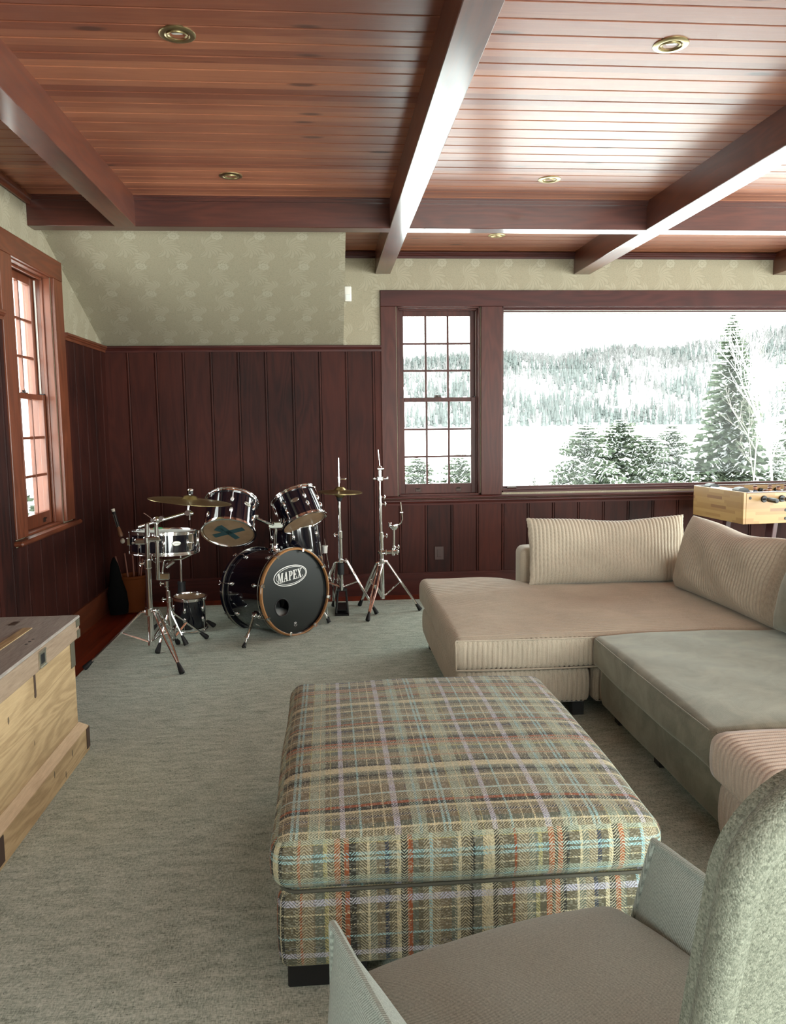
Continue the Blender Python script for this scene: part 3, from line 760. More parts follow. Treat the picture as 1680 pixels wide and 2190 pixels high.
def pillow(name, M, w, h, t, mat, parent=None, pitch=.0235, amp=.0082, ear=.02, sag=0.0, ridged=True, seed=0, nv=36, topdip=0.0, pinch=.03):
    """M maps local (x across, y up, z out of the face) to world; bottom edge is y=0"""
    nu = int(w/pitch*7) if ridged else 50
    V = []; F = []; base = 0; rs = np.random.RandomState(seed); ph = rs.uniform(0, 6, 8)
    us = np.linspace(-1, 1, nu+1); vv = np.sin(np.linspace(-PI/2, PI/2, nv+1))
    U, W = np.meshgrid(us, vv, indexing='ij')
    for sg in (1, -1):
        prof = np.clip((1-np.abs(U)**4), 0, 1)**.5*np.clip((1-np.abs(W)**3.2), 0, 1)**.5
        x = w/2*U*(1-pinch*(1-W*W)); y = h/2*(1+W*(1-pinch*1.4*(1-U*U)))
        cor = (np.abs(U)*np.abs(W))**7
        x = x+np.sign(U)*ear*cor; y = y+np.sign(W)*ear*cor*(W > 0)
        y = y-topdip*np.exp(-((U-.15)/.45)**2)*np.clip(W, 0, 1)**2
        z = sg*(t/2)*prof*(1+.10*np.sin(U*3.1+ph[0])*np.cos(W*2.2+ph[1])+.05*np.sin(U*8+W*5+ph[2]))
        z = z+sg*.008*prof*np.sin(W*9+U*3+ph[3])*np.clip(np.abs(U)-.55, 0, 1)
        if ridged:
            ws = np.abs(np.sin(PI*(U*w/2+.004*np.sin(W*3+ph[4]))/pitch))**.6
            z = z+sg*(ws-1)*amp*np.clip(prof*4, 0, 1)
            e = np.clip((np.abs(W)-.9)/.1, 0, 1); y = y+np.sign(W)*e*(ws-.6)*.005
            e2 = np.clip((np.abs(U)-.985)/.015, 0, 1); x = x+np.sign(U)*e2*.005*np.abs(np.sin(W*h/2*PI/.019))
        P = np.stack([x, y, z], -1).reshape(-1, 3); V.append(P)
        na, nb = U.shape; i, j = np.meshgrid(np.arange(na-1), np.arange(nb-1), indexing='ij')
        a = base+i*nb+j; q = np.stack([a, a+nb, a+nb+1, a+1], -1).reshape(-1, 4)
        F.append(q if sg > 0 else q[:, ::-1]); base += na*nb
    V = np.concatenate(V); m = np.array(M); V = V @ m[:3, :3].T + m[:3, 3]
    return raw_obj(name, V, np.concatenate(F), mat, parent)

def rrect(x0, x1, y0, y1, r, z, n=6):
    pts = []
    for cx, cy_, a in ((x1-r, y1-r, 0), (x0+r, y1-r, 90), (x0+r, y0+r, 180), (x1-r, y0+r, 270)):
        for k in range(n+1):
            t = R_(a+90*k/n); pts.append(Vector((cx+r*math.cos(t), cy_+r*math.sin(t), z)))
    return pts

# ---- plaid ottoman
ott = thing('ottoman', 'large square plaid ottoman in the middle foreground', 'ottoman', (.355, 2.57, GZ))
OX0, OX1, OY0, OY1 = -.165, .872, 1.945, 3.20
def plaid_uv(ax, sg, p):
    x, y, z = p[..., 0], p[..., 1], p[..., 2]
    if ax == 2: return np.stack([y*1.0+.1, x-.10], -1)
    if ax == 1: return np.stack([x+.31, z*1.0+.20], -1)
    return np.stack([y+.2, z*1.0+.20], -1)
softbox('base', (OX0+.012, OY0+.012, .075), (OX1-.012, OY1-.012, .292), .028, m_plaid, ott, crown=0, bulge=.006, core=22, wob=.0015, uvf=plaid_uv)
softbox('cushion', (OX0, OY0, .290), (OX1, OY1, .447), .05, m_plaid, ott, crown=.030, bulge=.010, core=26, wob=.003, uvf=plaid_uv, seed=3)
mb = MB(); mb.tube(rrect(OX0+.016, OX1-.016, OY0+.016, OY1-.016, .05, .291), .005, 6, closed=True); mb.build('seam', m_seam, ott)
for x in (OX0+.03, OX1-.24):
    for y in (OY0+.03, OY1-.11):
        mb = MB(); mb.box((x, y, GZ), (x+.21, y+.08, .078), bev=.004); mb.build('foot', m_black, ott)

# ---- sectional sofa: each module is a thing, pillows lie on it
CH = dict(ridge={'z': 1, 'x': 1, 'y': 0}, pitch=.0245, amp=.0085)
def feet(t, spots, h=.09):
    for x, y in spots:
        mb = MB(); mb.box((x-.03, y-.03, GZ), (x+.03, y+.03, h), bev=.003); mb.build('foot', m_black, t)
cz = thing('sofa_section', 'beige corduroy chaise end of the sectional sofa', 'sofa', (1.4, 4.5, GZ), group=None)
softbox('base', (.612, 3.79, .085), (1.287, 5.22, .272), .03, m_cord, cz, crown=0, core=10, wob=.002, **CH)
softbox('base', (1.312, 3.79, .085), (2.30, 5.04, .272), .03, m_cord, cz, crown=0, core=10, wob=.002, **CH)
def chaise_def(W):
    W = W.copy(); x, y = W[:, 0], W[:, 1]
    ss = lambda a, b, t: (lambda k: k*k*(3-2*k))(np.clip((t-a)/(b-a), 0, 1))
    W[:, 1] = y+.20*ss(4.7, 5.05, y)*(1-ss(1.16, 1.30, x))
    W[:, 2] += .012*ss(4.6, 5.0, y)*(1-ss(1.0, 1.25, x))-.012*np.exp(-((x-1.55)/.35)**2-((y-4.5)/.3)**2)*(W[:, 2] > .36)
    W[:, 2] -= .008*ss(4.2, 3.75, y)*0
    return W
softbox('seat_cushion', (.600, 3.755, .274), (2.27, 5.05, .447), .04, m_cord, cz, crown=.022, bulge=.006, core=22, wob=.004, deform=chaise_def, **CH)
mb = MB()
for z in (.285, .434): mb.tube([Vector((.606, 3.765, z)), Vector((1.0, 3.750, z)), Vector((1.6, 3.750, z)), Vector((2.26, 3.765, z))], .004, 6)
mb.tube([Vector((.606, 3.764, .285)), Vector((.604, 3.762, .434))], .004, 6)
mb.build('piping', m_cord, cz)
softbox('backrest', (1.25, 5.065, .085), (2.54, 5.27, .675), .05, m_cord, cz, crown=0, bulge=0, core=12, wob=.003)
softbox('backrest', (2.33, 3.76, .085), (2.54, 5.06, .675), .05, m_cord, cz, crown=0, bulge=0, core=12, wob=.003)
feet(cz, ((1.24, 3.85), (.67, 3.86), (.67, 5.1), (2.4, 5.2)))

gs = thing('sofa_section', 'grey-green velvet middle section of the sofa', 'sofa', (1.8, 3.1, GZ))
softbox('base', (1.335, 2.53, .085), (2.50, 3.745, .285), .02, m_velvet, gs, crown=0, core=12, wob=.002)
softbox('seat_cushion', (1.282, 2.505, .287), (2.30, 3.748, .452), .032, m_velvet, gs, crown=.020, bulge=.006, core=24, wob=.004, seed=5)
softbox('backrest', (2.32, 2.53, .287), (2.52, 3.74, .675), .05, m_velvet, gs, crown=0, core=12)
mb = MB(); mb.tube([Vector((1.287, 2.54, .436)), Vector((1.280, 2.9, .438)), Vector((1.280, 3.4, .438)), Vector((1.287, 3.71, .436))], .0028, 6)
mb.tube([Vector((1.30, 2.512, .438)), Vector((1.7, 2.503, .440)), Vector((2.27, 2.512, .438))], .0028, 6); mb.build('piping', m_velvet, gs)
feet(gs, ((1.42, 2.62), (1.42, 3.2), (1.42, 3.68), (2.4, 2.62)))

fs = thing('sofa_section', 'pinkish beige corduroy sofa section nearest the right edge', 'sofa', (1.8, 2.0, GZ))
softbox('base', (1.300, 1.40, .085), (2.50, 2.49, .285), .03, m_cord2, fs, crown=0, core=10, wob=.002, **CH)
softbox('seat_cushion', (1.262, 1.40, .287), (2.30, 2.492, .462), .045, m_cord2, fs, crown=.018, bulge=.010, core=18, wob=.003, **CH)
softbox('backrest', (2.32, 1.40, .287), (2.52, 2.49, .675), .05, m_cord2, fs, crown=0, core=12)
feet(fs, ((1.38, 2.4), (1.38, 1.5), (2.4, 1.5)))

def place(origin, xdir, tilt_dir, tilt):
    """pillow frame: x along xdir, y up leaning by tilt towards tilt_dir"""
    x = Vector(xdir).normalized(); t = Vector(tilt_dir).normalized()
    y = Vector((0, 0, 1))*math.cos(R_(tilt))+t*math.sin(R_(tilt)); z = x.cross(y)
    m = Matrix.Identity(4)
    for i in range(3): m[i][0] = x[i]; m[i][1] = y[i]; m[i][2] = z[i]; m[i][3] = origin[i]
    return m
o = pillow('pillow', place((1.800, 4.945, .455), (1, 0, 0), (0, 1, 0), 12), 1.035, .425, .20, m_cord, seed=2, ear=.008, topdip=.022, pinch=.008)
tag(o, 'wide beige corduroy pillow facing the camera on the chaise', 'pillow')
o = pillow('pillow', place((2.20, 4.245, .45), (.03, -1, 0), (1, 0, 0), 13), 1.13, .46, .25, m_cord, seed=5, ear=.0, topdip=.03, pinch=.025)
tag(o, 'long beige corduroy pillow leaning along the right back of the sofa', 'pillow')
o = pillow('pillow', place((2.19, 3.16, .465), (0, -1, 0), (1, 0, 0), 14), 1.06, .44, .24, m_velvet, seed=7, ridged=False)
tag(o, 'grey-green velvet pillow cut off by the right edge', 'pillow')

# ---- armchair in front
AC = thing('armchair', 'grey tweed armchair in the right foreground, seen from behind', 'armchair', (.437, 1.20, GZ), R_(17.5))
AM = basis(AC); 
def A3(x, y, z): return AM @ Vector((x, y, z-GZ))
AMz = AM @ Matrix.Translation((0, 0, -GZ))
def seat_def(W):
    W = W.copy(); x, y, z = W[:, 0], W[:, 1], W[:, 2]
    k = np.clip((y-.05)/.33, 0, 1)
    W[:, 1] = y+.035*k*(1-(x/.35)**2)
    W[:, 2] = z-.035*k*k*(z > .35)
    m = np.array(AMz); return W @ m[:3, :3].T + m[:3, 3]
softbox('seat_cushion', (-.335, -.42, .27), (.335, .395, .443), .055, m_tweed, AC, crown=.030, bulge=.008, core=26, wob=.002, deform=seat_def)
def arm(sx, tin, tout):
    ns, nt = 30, 22; V = []; F = []; base = 0
    S, T = np.meshgrid(np.linspace(0, 1, ns), np.linspace(0, 1, nt), indexing='ij')
    yf = .395-.085*T**1.3; yb = -.50
    my = yf+(yb-yf)*S
    top = .578+.03*np.sin(S*PI*.5)-.02*np.sin(S*PI)
    mz = .10+(top-.10)*T
    mx = .352+.018*T**2-.004*np.sin(S*PI)
    th = np.clip(1-(1-S)**5, 0, 1)**.6*np.clip(1-T**2.2, 0, 1)**.65
    for k, sg in ((tin, -1), (tout, 1)):
        P = np.stack([sx*(mx+sg*th*k), my, mz], -1).reshape(-1, 3)
        P[:, 2] += .004*np.sin(P[:, 1]*30)*(T.ravel() > .8)*0
        m = np.array(AMz); V.append(P @ m[:3, :3].T + m[:3, 3])
        i, j = np.meshgrid(np.arange(ns-1), np.arange(nt-1), indexing='ij')
        a = base+i*nt+j; q = np.stack([a, a+nt, a+nt+1, a+1], -1).reshape(-1, 4)
        F.append(q if (sg*sx) < 0 else q[:, ::-1]); base += ns*nt
    o = raw_obj('armrest', np.concatenate(V), np.concatenate(F), m_tweed, AC)
    e = [A3(sx*mx[0, j], my[0, j], mz[0, j]) for j in range(nt)]+[A3(sx*mx[i, -1], my[i, -1], mz[i, -1]+.002) for i in range(1, ns)]
    mb = MB(); mb.tube(e, .0085, 8)
    e2 = [p+Vector((0, 0, -.017)) for p in e[nt+2:]]
    mb.build('piping', m_tweed, o)
arm(-1, .145, .085); arm(1, .075, .085)
# backrest: padded slab with a thick rim round the outer panel
BT = Matrix(AMz)
def BP(u, v, w):     # u across, v 0..1 up, w outwards (to the rear)
    z = .30+.905*v; y = -.38-.145*v-.045*v*v
    return A3(u, y-w, z-.0)
def back_outline(ins=0.0, n=8):
    hw, r = .285-ins, .085-ins*.5; pts = []
    for a, c0, c1 in ((0, 1, 1), (90, -1, 1)):
        for k in range(n+1):
            t = R_(a+90*k/n); pts.append((c0*(hw-r)+r*math.cos(t), 1-ins/.905-(r-r*math.sin(t))/.905))
    full = [(hw-.06, 0.0), (hw-.05, .3), (hw-.022, .6)]+pts+[(-hw+.022, .6), (-hw+.05, .3), (-hw+.06, 0.0)]
    return full
def smooth_line(p, n=4):
    out = []
    for i in range(len(p)-1):
        for k in range(n):
            t = k/n; out.append((p[i][0]+(p[i+1][0]-p[i][0])*t, p[i][1]+(p[i+1][1]-p[i][1])*t))
    return out+[p[-1]]
ol = smooth_line(back_outline())
def sheet(w_edge, w_mid, ins, flip):
    oo = smooth_line(back_outline(ins)); rings = 9; V = []; F = []
    cxy = (0.0, .5)
    for k in range(rings+1):
        s = k/rings; w = w_mid+(w_edge-w_mid)*s**4
        for u, v in oo: V.append(BP(cxy[0]*(1-s)+u*s, cxy[1]*(1-s)*1.0+v*s if v > 0 else v*s+(1-s)*0.0, w))
    n = len(oo)
    for k in range(rings):
        for i in range(n-1):
            a = k*n+i; q = [a, a+1, a+n+1, a+n]; F.append(q if flip else q[::-1])
    return V, F
Vr, Fr = sheet(-.016, .000, .012, True); Vf, Ff = sheet(-.035, -.075, .0, False)
nb0 = len(Vr); V = Vr+Vf; F = Fr+[[i+nb0 for i in f] for f in Ff]
n_ol = len(ol); k0 = len(V); V += [BP(u, v, -.005) for u, v in ol]+[BP(u, v, -.035) for u, v in ol]
F += [[k0+i, k0+i+1, k0+n_ol+i+1, k0+n_ol+i] for i in range(n_ol-1)]
bk = raw_obj('backrest', np.array([list(v) for v in V]), np.array(F), m_chen, AC)
mb = MB(); mb.tube([BP(u, v, .000) for u, v in ol], .0175, 12); mb.build('piping', m_chen, bk)
mb = MB(); mb.lathe([(0, 0), (.30, 0), (.30, .02), (.29, .028), (.04, .032), (.04, .10), (0, .10)], Matrix.Translation(A3(0, 0, GZ)), 40); mb.build('swivel_base', m_black, AC)
softbox('seat_base', (-.335, -.42, .10), (.335, .33, .275), .03, m_tweed, AC, M=AMz, crown=0, core=8)

# ---- old wooden chest
chest = thing('storage_chest', 'worn wooden chest with iron corners at the left edge', 'chest', (-1.44, 3.14, GZ))
CX0, CX1, CY0, CY1 = -1.77, -1.165, 2.66, 3.62
mb = MB(); mb.box((CX0, CY0, .03), (CX1, CY1, .545), bev=.003); mb.build('body', m_cb, chest)
mb = MB(); mb.box((CX0-.02, CY0-.02, .550), (CX1+.022, CY1+.022, .640), bev=.006); lid = mb.build('lid', m_cl, chest)
mb = MB(); mb.box((CX0-.024, CY0-.024, .638), (CX1+.026, CY1+.026, .652), bev=.004); top = mb.build('lid_top', m_ct, chest)
mb = MB()
mb.box((CX0-.035, CY0-.035, GZ), (CX1+.035, CY1+.035, .128), bev=.003); mb.build('plinth', m_cb, chest)
mb = MB(); o_, i_ = .034, .002
mb._add([(CX0-o_, CY0-o_, .1285), (CX1+o_, CY0-o_, .1285), (CX1+o_, CY1+o_, .1285), (CX0-o_, CY1+o_, .1285), (CX0-i_, CY0-i_, .158), (CX1+i_, CY0-i_, .158), (CX1+i_, CY1+i_, .158), (CX0-i_, CY1+i_, .158)], [[0, 1, 5, 4], [1, 2, 6, 5], [2, 3, 7, 6], [3, 0, 4, 7], [0, 3, 2, 1], [4, 5, 6, 7]])
mb.build('plinth_moulding', m_cs, chest)
m_iron = plain('aged_tin', (.11, .10, .068), .6, .3); m_irond = plain('rusted_iron', (.075, .045, .032), .7, .3)
def corner_plate(x, y, z0, z1, a, sx, sy, mat, nm='corner_plate', t=.0025):
    mb = MB(); mb.box((x-(a if sx > 0 else 0), y, z0) if False else (min(x, x-sx*a), min(y, y+sy*t), z0), (max(x, x-sx*a), max(y, y+sy*t), z1), bev=.0008)
    mb.box((min(x, x+sx*t), min(y, y-sy*a), z0), (max(x, x+sx*t), max(y, y-sy*a), z1), bev=.0008)
    mb.build(nm, mat, chest)
for yy, sy_ in ((CY1, 1), (CY0, -1)):
    corner_plate(CX1+.001, yy+.001*sy_, .425, .543, .055, 1, sy_, m_iron)
    corner_plate(CX1+.0225, yy+.0225*sy_, .605, .639, .05, 1, sy_, m_iron); corner_plate(CX1+.0225, yy+.0225*sy_, .553, .590, .04, 1, sy_, m_iron)
    corner_plate(CX1+.0355, yy+.0355*sy_, .030, .125, .045, 1, sy_, m_irond)
mb = MB(); yl = 3.16; xf = CX1+.023       # hasp plate on the lid
mb.prism([(-.036, -.034), (.036, -.034), (.036, .034), (-.036, .034)], .004, frame((1, 0, 0), (xf, yl, .595)))
pl = mb.build('lock_plate', m_nickel, chest)
mb = MB(); mb.box((xf+.0035, yl-.019, .576), (xf+.0055, yl+.019, .614), bev=.0008); mb.build('keyhole_opening', m_black, pl)
for z_ in (.561, .624):
    mb = MB(); mb.box((xf+.003, yl-.034, z_), (xf+.009, yl+.034, z_+.006), bev=.002); mb.build('plate_rim', m_nickel, pl)
mb = MB(); mb.box((CX1+.0005, yl-.040, .455), (CX1+.0025, yl-.022, .540), bev=.0008); mb.sph((CX1+.001, yl-.031, .455), .011, (.2, 1, 1)); mb.build('lock_scar', m_irond, chest)
q = pZ(60, 1343, .654); mb = MB(); mb.box((q.x-.022, 2.70, .6515), (q.x+.018, q.y, .6555), bev=.001); mb.build('lid_batten', m_cb, top)
q = pZ(31, 1333, .654); mb = MB(); mb.box((q.x-.014, q.y-.03, .6515), (q.x+.014, q.y+.03, .6545), bev=.001); mb.build('lid_patch', m_irond, top)
for k in range(3):
    q = pZ(71-7.5*k, 1367+5.4*k, .652); mb = MB(); mb.cyl((q.x, q.y, .6505), (q.x, q.y, .6528), .006); mb.build('nail_hole', m_black, top)

# ================================================================== drum kit
def glyph_word(word, M, h, depth, shear=.22, gap=.10):
    """bold serif capitals built from outlines, local XY, height h"""
    mb = MB(); x0 = 0.0; W = {'M': 1.0, 'A': .82, 'P': .72, 'E': .70, 'X': .84}
    tot = sum(W[c]+gap for c in word)-gap
    def P(pts, x0):
        q = [((x0+x-tot/2+shear*(y-.5))*h*.78, (y-.5)*h) for x, y in pts]
        mb.prism(q, depth, M)
    B = lambda a, b, c, d: [(a, b), (c, b), (c, d), (a, d)]
    for ch in word:
        L = []
        if ch == 'M': L = [B(.10, 0, .19, 1), B(.70, 0, .92, 1), [(.10, 1), (.32, 1), (.56, .16), (.44, .0)], [(.44, 0), (.52, 0), (.80, 1), (.70, 1)], B(0, 0, .29, .07), B(.62, 0, 1, .07), B(0, .93, .3, 1), B(.7, .93, 1, 1)]
        if ch == 'A': L = [[(.08, 0), (.16, 0), (.44, 1), (.36, 1)], [(.50, 0), (.74, 0), (.50, 1), (.34, 1)], B(.2, .28, .6, .36), B(0, 0, .26, .07), B(.44, 0, .82, .07)]
        if ch == 'P':
            L = [B(.10, 0, .31, 1), B(0, 0, .42, .07), B(0, .93, .3, 1)]
            n = 8
            for k in range(n):
                a, b = -PI/2+PI*k/n, -PI/2+PI*(k+1)/n
                L.append([(.36+.34*math.cos(a), .71+.29*math.sin(a)), (.36+.34*math.cos(b), .71+.29*math.sin(b)), (.36+.14*math.cos(b), .71+.22*math.sin(b)), (.36+.14*math.cos(a), .71+.22*math.sin(a))])
            L += [B(.3, .93, .37, 1), B(.3, .42, .37, .49)]
        if ch == 'E': L = [B(.10, 0, .31, 1), B(0, 0, .66, .08), B(0, .92, .64, 1), B(.3, .46, .50, .54), B(.58, 0, .68, .27), B(.56, .74, .66, 1), B(.48, .36, .54, .64)]
        if ch == 'X': L = [[(.06, 1), (.32, 1), (.78, 0), (.52, 0)], [(.08, 0), (.17, 0), (.74, 1), (.65, 1)], B(0, 0, .28, .06), B(.44, 0, .84, .06), B(0, .94, .42, 1), B(.55, .94, .84, 1)]
        for q in L: P(q, x0)
        x0 += W[ch]+gap
    return mb
def oval_ring(mb, M, cx, cy_, a, b, wdt, depth, n=48, rot=0.0):
    vs = []; fs = []
    for i in range(n):
        t = 2*PI*i/n
        for k in (1.0, 1-wdt/max(a, b)*1.0):
            aa, bb = (a, b) if k == 1.0 else (a-wdt, b-wdt)
            x, y = aa*math.cos(t), bb*math.sin(t)
            X = cx+x*math.cos(rot)-y*math.sin(rot); Y = cy_+x*math.sin(rot)+y*math.cos(rot)
            vs.append((X, Y, depth))
    for i in range(n):
        j = (i+1) % n; fs.append([2*i, 2*j, 2*j+1, 2*i+1])
    mb._add(vs, fs, M)

def hoop_prof(R, w=.010):
    return [(R-.006, 0), (R+.004, 0), (R+.004, .014), (R+.010, .016), (R+.010, .021), (R+.002, .022), (R-.004, .022), (R-.006, .018), (R-.006, 0)]
def lug(mb, R, z0, z1, a, M, body=.035, r=.010):
    """lug casing with tension rod on a shell of radius R at angle a; local frame of the drum"""
    c, s = math.cos(a), math.sin(a); q = lambda rr, z: M @ Vector((rr*c, rr*s, z))
    zc = (z0+z1)/2
    F = frame((c, s, 0), (R*c, R*s, zc), (0, 0, 1))
    m = M @ F @ Matrix.Diagonal((r*1.15, body/2, r, 1))
    mb.lathe([(0 if i in (0, 8) else math.sin(PI*i/8), -math.cos(PI*i/8)) for i in range(9)], m, 12)
def rod_(mb, R, z0, z1, a, M, r=.0028):
    c, s = math.cos(a), math.sin(a)
    mb.cyl(M @ Vector((R*c, R*s, z0)), M @ Vector((R*c, R*s, z1)), r, seg=6)

def drum(t, M, R, L, nl=6, a0=0.3, top=m_headw, bot=m_head, badge=None, legs=None, single=False, hoopm=None):
    """tom style drum in local frame M (z from bottom head to top head)"""
    mb = MB(); mb.lathe([(R-.006, .012), (R, .012), (R, L-.012), (R-.006, L-.012)], M, 56); mb.build('shell', m_lacq, t)
    for nm, z, s in (('top_rim', L-.010, 1), ('bottom_rim', .010, -1)):
        mb = MB(); mb.lathe([(r, z+s*zz) for r, zz in hoop_prof(R+.006)], M, 56); rim = mb.build(nm, hoopm or m_chrome, t)
    for nm, z, mat in (('top_head', L+.002, top), ('bottom_head', -.002, bot)):
        mb = MB(); mb.lathe([(0, z), (R-.004, z), (R+.002, z-(.008 if z > 0 else -.008))], M, 56); mb.build(nm, mat, t)
    for k in range(nl):
        a = a0+2*PI*k/nl
        if single:
            mb = MB(); lug(mb, R, L*.22, L*.78, a, M, body=L*.42, r=.009); rod_(mb, R+.010, .0, L, a, M)
            for z in (.0, L): mb.sph(M @ Vector(((R+.010)*math.cos(a), (R+.010)*math.sin(a), z)), .005)
            mb.build('lug', m_chrome, t)
        else:
            for z0, z1, ze in ((.055, .095, -.004), (L-.095, L-.055, L+.004)):
                mb = MB(); lug(mb, R, z0, z1, a, M, body=.045, r=.011); rod_(mb, R+.011, ze, (z0+z1)/2, a, M)
                mb.sph(M @ Vector(((R+.011)*math.cos(a), (R+.011)*math.sin(a), ze)), .006)
                mb.build('lug', m_chrome, t)
    if badge is not None:
        a, zz = badge; c, s = math.cos(a), math.sin(a)
        F = M @ frame((c, s, 0), ((R+.0008)*c, (R+.0008)*s, zz), (0, 0, 1))
        mb = MB(); mb.lathe([(0, .002), (.9, .002), (1, 0)], F @ Matrix.Diagonal((.030, .0155, 1, 1)), 28); b = mb.build('badge', m_nickel, t)
        mb = MB(); oval_ring(mb, F, 0, 0, .024, .0115, .0016, .0027, 32); mb.build('badge_ring', m_black, b)
        glyph_word('MAPEX', F @ Matrix.Translation((0, 0, .0018)), .0085, .0012, gap=.12).build('badge_lettering', m_black, b)

def facing(M):
    d = M.to_3x3().inverted() @ (CP-M.translation); return math.atan2(d.y, d.x)

# ---- bass drum
BN = Vector((.665, -.742, .085)).normalized()
BC = pY(631, 1268, 5.60); BC.z = .318
BR = .292
BMx = frame(BN, BC, (0, 0, 1))
bd = thing('bass_drum', 'large black bass drum with an amber front hoop and white oval logo', 'drum', (BC.x-.18*BN.x, BC.y-.18*BN.y, GZ))
LD = .46
mb = MB(); mb.lathe([(BR-.008, -.02), (BR, -.02), (BR, -LD+.02), (BR-.008, -LD+.02), (BR-.008, -.02)], BMx, 72); mb.build('shell', m_lacq, bd)
for nm, z0, s in (('front_hoop', -.030, 1), ('rear_hoop', -LD+.030, -1)):
    mb = MB(); mb.lathe([(BR+.003, z0), (BR+.020, z0), (BR+.020, z0+s*.044), (BR+.016, z0+s*.046), (BR+.0072, z0+s*.046), (BR+.0072, z0+s*.03), (BR+.003, z0+s*.03), (BR+.003, z0)], BMx, 72)
    hp = mb.build(nm, m_lacq, bd, ang=30)
    e_ = .016 if s < 0 else .005; mb = MB(); mb.lathe([(BR+.0202, z0+s*.001), (BR+.0218, z0+s*.001), (BR+.0218, z0+s*e_), (BR+.0202, z0+s*e_)], BMx, 72); mb.build('chrome_line', m_nickel, hp)
    if s > 0:
        mb = MB(); mb.lathe([(BR+.0165, z0+.0465), (BR+.0195, z0+.043), (BR+.0225, z0+.040), (BR+.0225, z0+.026), (BR+.0205, z0+.026)], BMx, 72)
        mb.lathe([(BR+.0065, z0+.010), (BR+.0065, z0+.0465), (BR+.008, z0+.0475), (BR+.0165, z0+.0475), (BR+.0195, z0+.044)], BMx, 72); mb.build('amber_inlay', m_hoopw, hp)
# front head with port hole
hx, hy, hr = -.118, -.095, .062
mb = MB(); vs_, fs_ = [], []; n = 72; zf = -.012
for i in range(n):
    a = 2*PI*i/n; vs_ += [((BR+.006)*math.cos(a), (BR+.006)*math.sin(a), zf-.012), ((BR+.002)*math.cos(a), (BR+.002)*math.sin(a), zf)]
    for k in (.66, .33, 0):
        ro = BR+.002; x = k*ro*math.cos(a)+(1-k)*(hx+hr*math.cos(a)); y = k*ro*math.sin(a)+(1-k)*(hy+hr*math.sin(a)); vs_.append((x, y, zf))
for i in range(n):
    j = (i+1) % n
    for k in range(4): fs_.append([5*i+k, 5*j+k, 5*j+k+1, 5*i+k+1])
mb._add(vs_, fs_, BMx); fh = mb.build('front_head', m_blackhead, bd)
mb = MB(); mb.torus(BMx @ Matrix.Translation((hx, hy, zf)), hr, .004, 40); mb.build('port_ring', m_black, fh)
mb = MB(); mb.lathe([(0, -LD+.004), (BR-.004, -LD+.004), (BR+.001, -LD+.014)], BMx, 48); mb.build('rear_head', m_headw, bd)
pm = BMx @ Matrix.Translation((-.06, -.19, -.22)) @ Matrix.Diagonal((.15, .07, .14, 1))
mb = MB(); mb.sph((0, 0, 0), 1, seg=24); mb.bm.transform(pm); mb.build('damping_pad', m_headw, bd)
# logo: two ovals and the lettering
LG = BMx @ Matrix.Translation((-.022, .118, 0)) @ Matrix.Rotation(R_(4), 4, 'Z')
mb = MB(); oval_ring(mb, LG, 0, 0, .152, .072, .0065, zf+.0012, 64); oval_ring(mb, LG, .006, 0, .136, .060, .0035, zf+.0012, 64); mb.build('logo_ovals', m_white, fh)
lm = glyph_word('MAPEX', LG @ Matrix.Translation((-.006, 0, zf+.0006)), .066, .0012, gap=.06); lm.build('logo_lettering', m_white, fh)
mb = MB(); oval_ring(mb, LG, .108, -.022, .006, .006, .0015, zf+.0012, 20); mb.build('registered_mark', m_white, fh)
mb = MB(); q = BMx @ Matrix.Translation((-.012, -.235, 0)); oval_ring(mb, q, 0, .012, .011, .006, .004, zf+.0012, 20); oval_ring(mb, q, 0, -.004, .013, .008, .002, zf+.0012, 20); mb.build('small_mark', m_white, fh)
for k in range(8):
    a = R_(22.5+45*k+6)
    c, s = math.cos(a), math.sin(a)
    for z0, zz, sg in ((0.016, -.085, 1), (-LD-.016, -LD+.085, -1)):
        p = lambda r, z: BMx @ Vector((r*c, r*s, z))
        mb = MB(); mb.cyl(p(BR+.020, z0+.006*sg), p(BR+.020, zz), .0035, seg=8); lug(mb, BR, min(zz, zz-.03*sg)-.005, max(zz, zz-.03*sg)+.005, a, BMx, body=.05, r=.013)
        F = BMx @ frame((c, s, 0), ((BR+.008)*c, (BR+.008)*s, z0), (0, 0, 1))
        mb.box((-.010, -.006, -.014), (.010, .008, .016), F, bev=.003)
        mb.tube([p(BR+.020, z0+.012*sg)+Vector((0, 0, 0))+BMx.to_3x3() @ Vector((-s*d, c*d, 0)) for d in (-.016, 0, .016)], .0035, 6)
        mb.build('claw', m_chrome, bd)
def spur(foot, side):
    a = R_(side); c, s = math.cos(a), math.sin(a)
    top = BMx @ Vector(((BR+.022)*c, (BR+.022)*s, -.12)); foot = Vector(foot)
    mb = MB(); F = BMx @ frame((c, s, 0), ((BR+.006)*c, (BR+.006)*s, -.12), (0, 0, 1)); mb.box((-.022, -.026, -.006), (.022, .026, .012), F, bev=.006); mb.sph(top, .020)
    d = (foot-top); mb.cyl(top, top+d*.72, .0105, .009); mb.cyl(top+d*.60, top+d*.75, .0125); mb.cyl(top+d*.70, foot, .0055)
    mb.cyl(top+d*.67+Vector((-.018, 0, 0)), top+d*.67+Vector((.018, 0, 0)), .004, seg=8)
    sp_ = mb.build('spur', m_chrome, bd)
    mb = MB(); mb.cyl(foot-d.normalized()*.035, foot, .010, .015); mb.build('rubber_foot', m_rubber, sp_)
p = pZ(521, 1384, GZ+.008); spur(p, 205)
p = pZ(704, 1331, GZ+.008); spur(p, -22)
